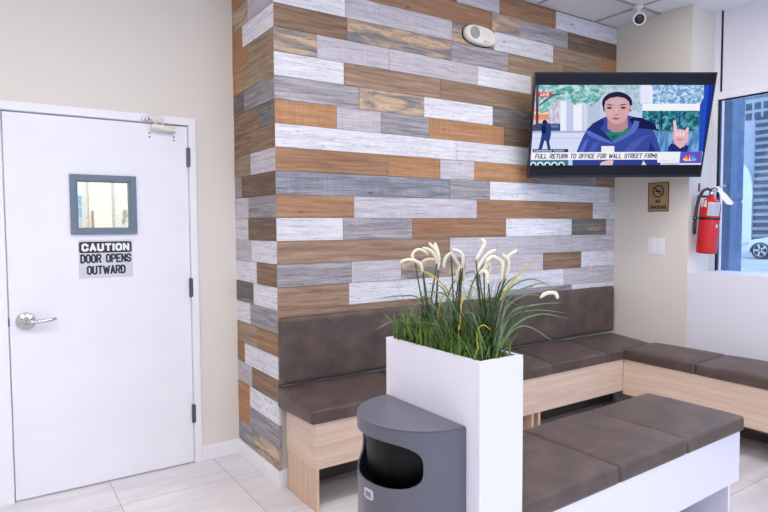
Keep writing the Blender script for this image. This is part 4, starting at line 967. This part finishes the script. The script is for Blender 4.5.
wb2 = plain('small_pane', (60, 78, 96), .3); k = 0
Y = 14.04
while Y > 10.5:
    for z0, z1 in ((6.78, 7.08), (6.32, 6.62)):
        b = MB(O_); b.box(30.0, 30.058, Y-.24, Y, z0, z1); b.build('window', wb2, bd)
    Y -= .39
b = MB(O_); pts = [(13.62, .12), (13.62, 2.9)]+[(13.62+.62*(1-math.cos(a)), 2.9+1.45*math.sin(a)) for a in [math.pi*k/16 for k in range(1, 17)]]+[(14.86, .12)]
b.prism([(y, z) for y, z in pts], (29.9, 0, 0), (0, 1, 0), (0, 0, 1), (1, 0, 0), .15); b.build('arched_panel', plain('arch_white', (236, 240, 250), .6), bd)
# parked car
car = empty('car', (24.8, 9.2, .12)); tag(car, 'white car parked on the street, its front wheel visible through the window', 'car'); O_ = (24.8, 9.2, .12)
b = MB(O_); prof = [(11.32, .42), (11.36, .56), (11.28, .70), (11.0, .82), (10.2, .98), (9.6, 1.42), (8.9, 1.52), (8.0, 1.48), (7.4, 1.08), (7.05, 1.02), (7.0, .45)]
def arch(c, r_=.38): return [(c-r_*math.cos(a), .36+r_*math.sin(a)) for a in [math.pi*k/10 for k in range(11)]]
bottom = arch(7.9)+arch(10.6)
pf = prof+[(y, z) for y, z in bottom]
b.prism(pf, (24.0, 0, 0), (0, 1, 0), (0, 0, 1), (1, 0, 0), 1.7); b.build('car_body', plain('white_car_paint', (226, 230, 238), .2), car, bevel=.03)
for y in (7.9, 10.6):
    for x in (24.02, 25.5):
        b = MB(O_); b.lathe([(.30, 0), (.335, .03), (.335, .17), (.30, .2)], (x, y, .455), (1, 0, 0), 28); wl = b.build('wheel', rubber, car, smooth=False)
        b = MB(O_)
        for k in range(5):
            a = 2*math.pi*k/5; c_, s_ = math.cos(a), math.sin(a); b.add([(x-.012, y+c_*r_-s_*w_, .455+s_*r_+c_*w_) for r_, w_ in ((.04, -.03), (.24, -.045), (.24, .045), (.04, .03))], [(0, 1, 2, 3)])
        b.tube([(x-.008, y+.235*math.cos(2*math.pi*k/24), .455+.235*math.sin(2*math.pi*k/24)) for k in range(25)], .014, 6); b.build('hubcap', chrome, wl)
b = MB(O_); b.prism([(11.29, .62), (11.2, .72), (10.98, .76), (11.05, .64)], (23.985, 0, 0), (0, 1, 0), (0, 0, 1), (1, 0, 0), .02); b.build('headlamp', chrome, car)
b = MB(O_); b.prism([(10.1, .98), (9.6, 1.36), (8.9, 1.45), (8.1, 1.42), (7.6, 1.05)], (23.99, 0, 0), (0, 1, 0), (0, 0, 1), (1, 0, 0), .011); b.build('side_window', wb2, car)

# ================================================================== LIGHT
lightm = emis('lamp_diffuser', (255, 247, 242), LS)
for i, (x, y, d) in enumerate([(1.0, 1.5, 0), (1.0, -.7, 0), (-.9, 1.5, 0), (-.9, -.7, 0), (3.1, 1.75, 0), (3.1, -.9, 0), (.2, -2.6, 0)]):
    l = empty('ceiling_light', (x, y, CEIL)); tag(l, 'square-edged recessed ceiling light panel in the tiled ceiling', 'ceiling light', 'recessed ceiling light panels'); O_ = (x, y, CEIL)
    b = MB(O_); b.box(x-.62, x+.62, y-.32, y+.32, CEIL-.012, CEIL-.0075); b.build('light_frame', white, l)
    b = MB(O_); b.box(x-.58, x+.58, y-.28, y+.28, CEIL-.016, CEIL-.0122); b.build('diffuser', lightm, l)
wd = bpy.data.worlds.new('sky'); bpy.context.scene.world = wd; wd.use_nodes = True; bg = wd.node_tree.nodes['Background']
bg.inputs[0].default_value = (.70, .82, 1.0, 1); bg.inputs[1].default_value = WS
sc = bpy.context.scene
sc.view_settings.view_transform = 'Standard'; sc.view_settings.look = 'None'; sc.view_settings.exposure = EXPO; sc.view_settings.gamma = 1; sc.view_settings.use_curve_mapping = False
sc.cycles.use_denoising = True
try: sc.cycles.denoiser = 'OPENIMAGEDENOISE'; sc.cycles.denoising_input_passes = 'RGB_ALBEDO_NORMAL'
except Exception: pass
sc.cycles.max_bounces = 10; sc.cycles.diffuse_bounces = 6; sc.cycles.transparent_max_bounces = 12; sc.cycles.sample_clamp_indirect = 6
sc.cycles.caustics_reflective = False; sc.cycles.caustics_refractive = False
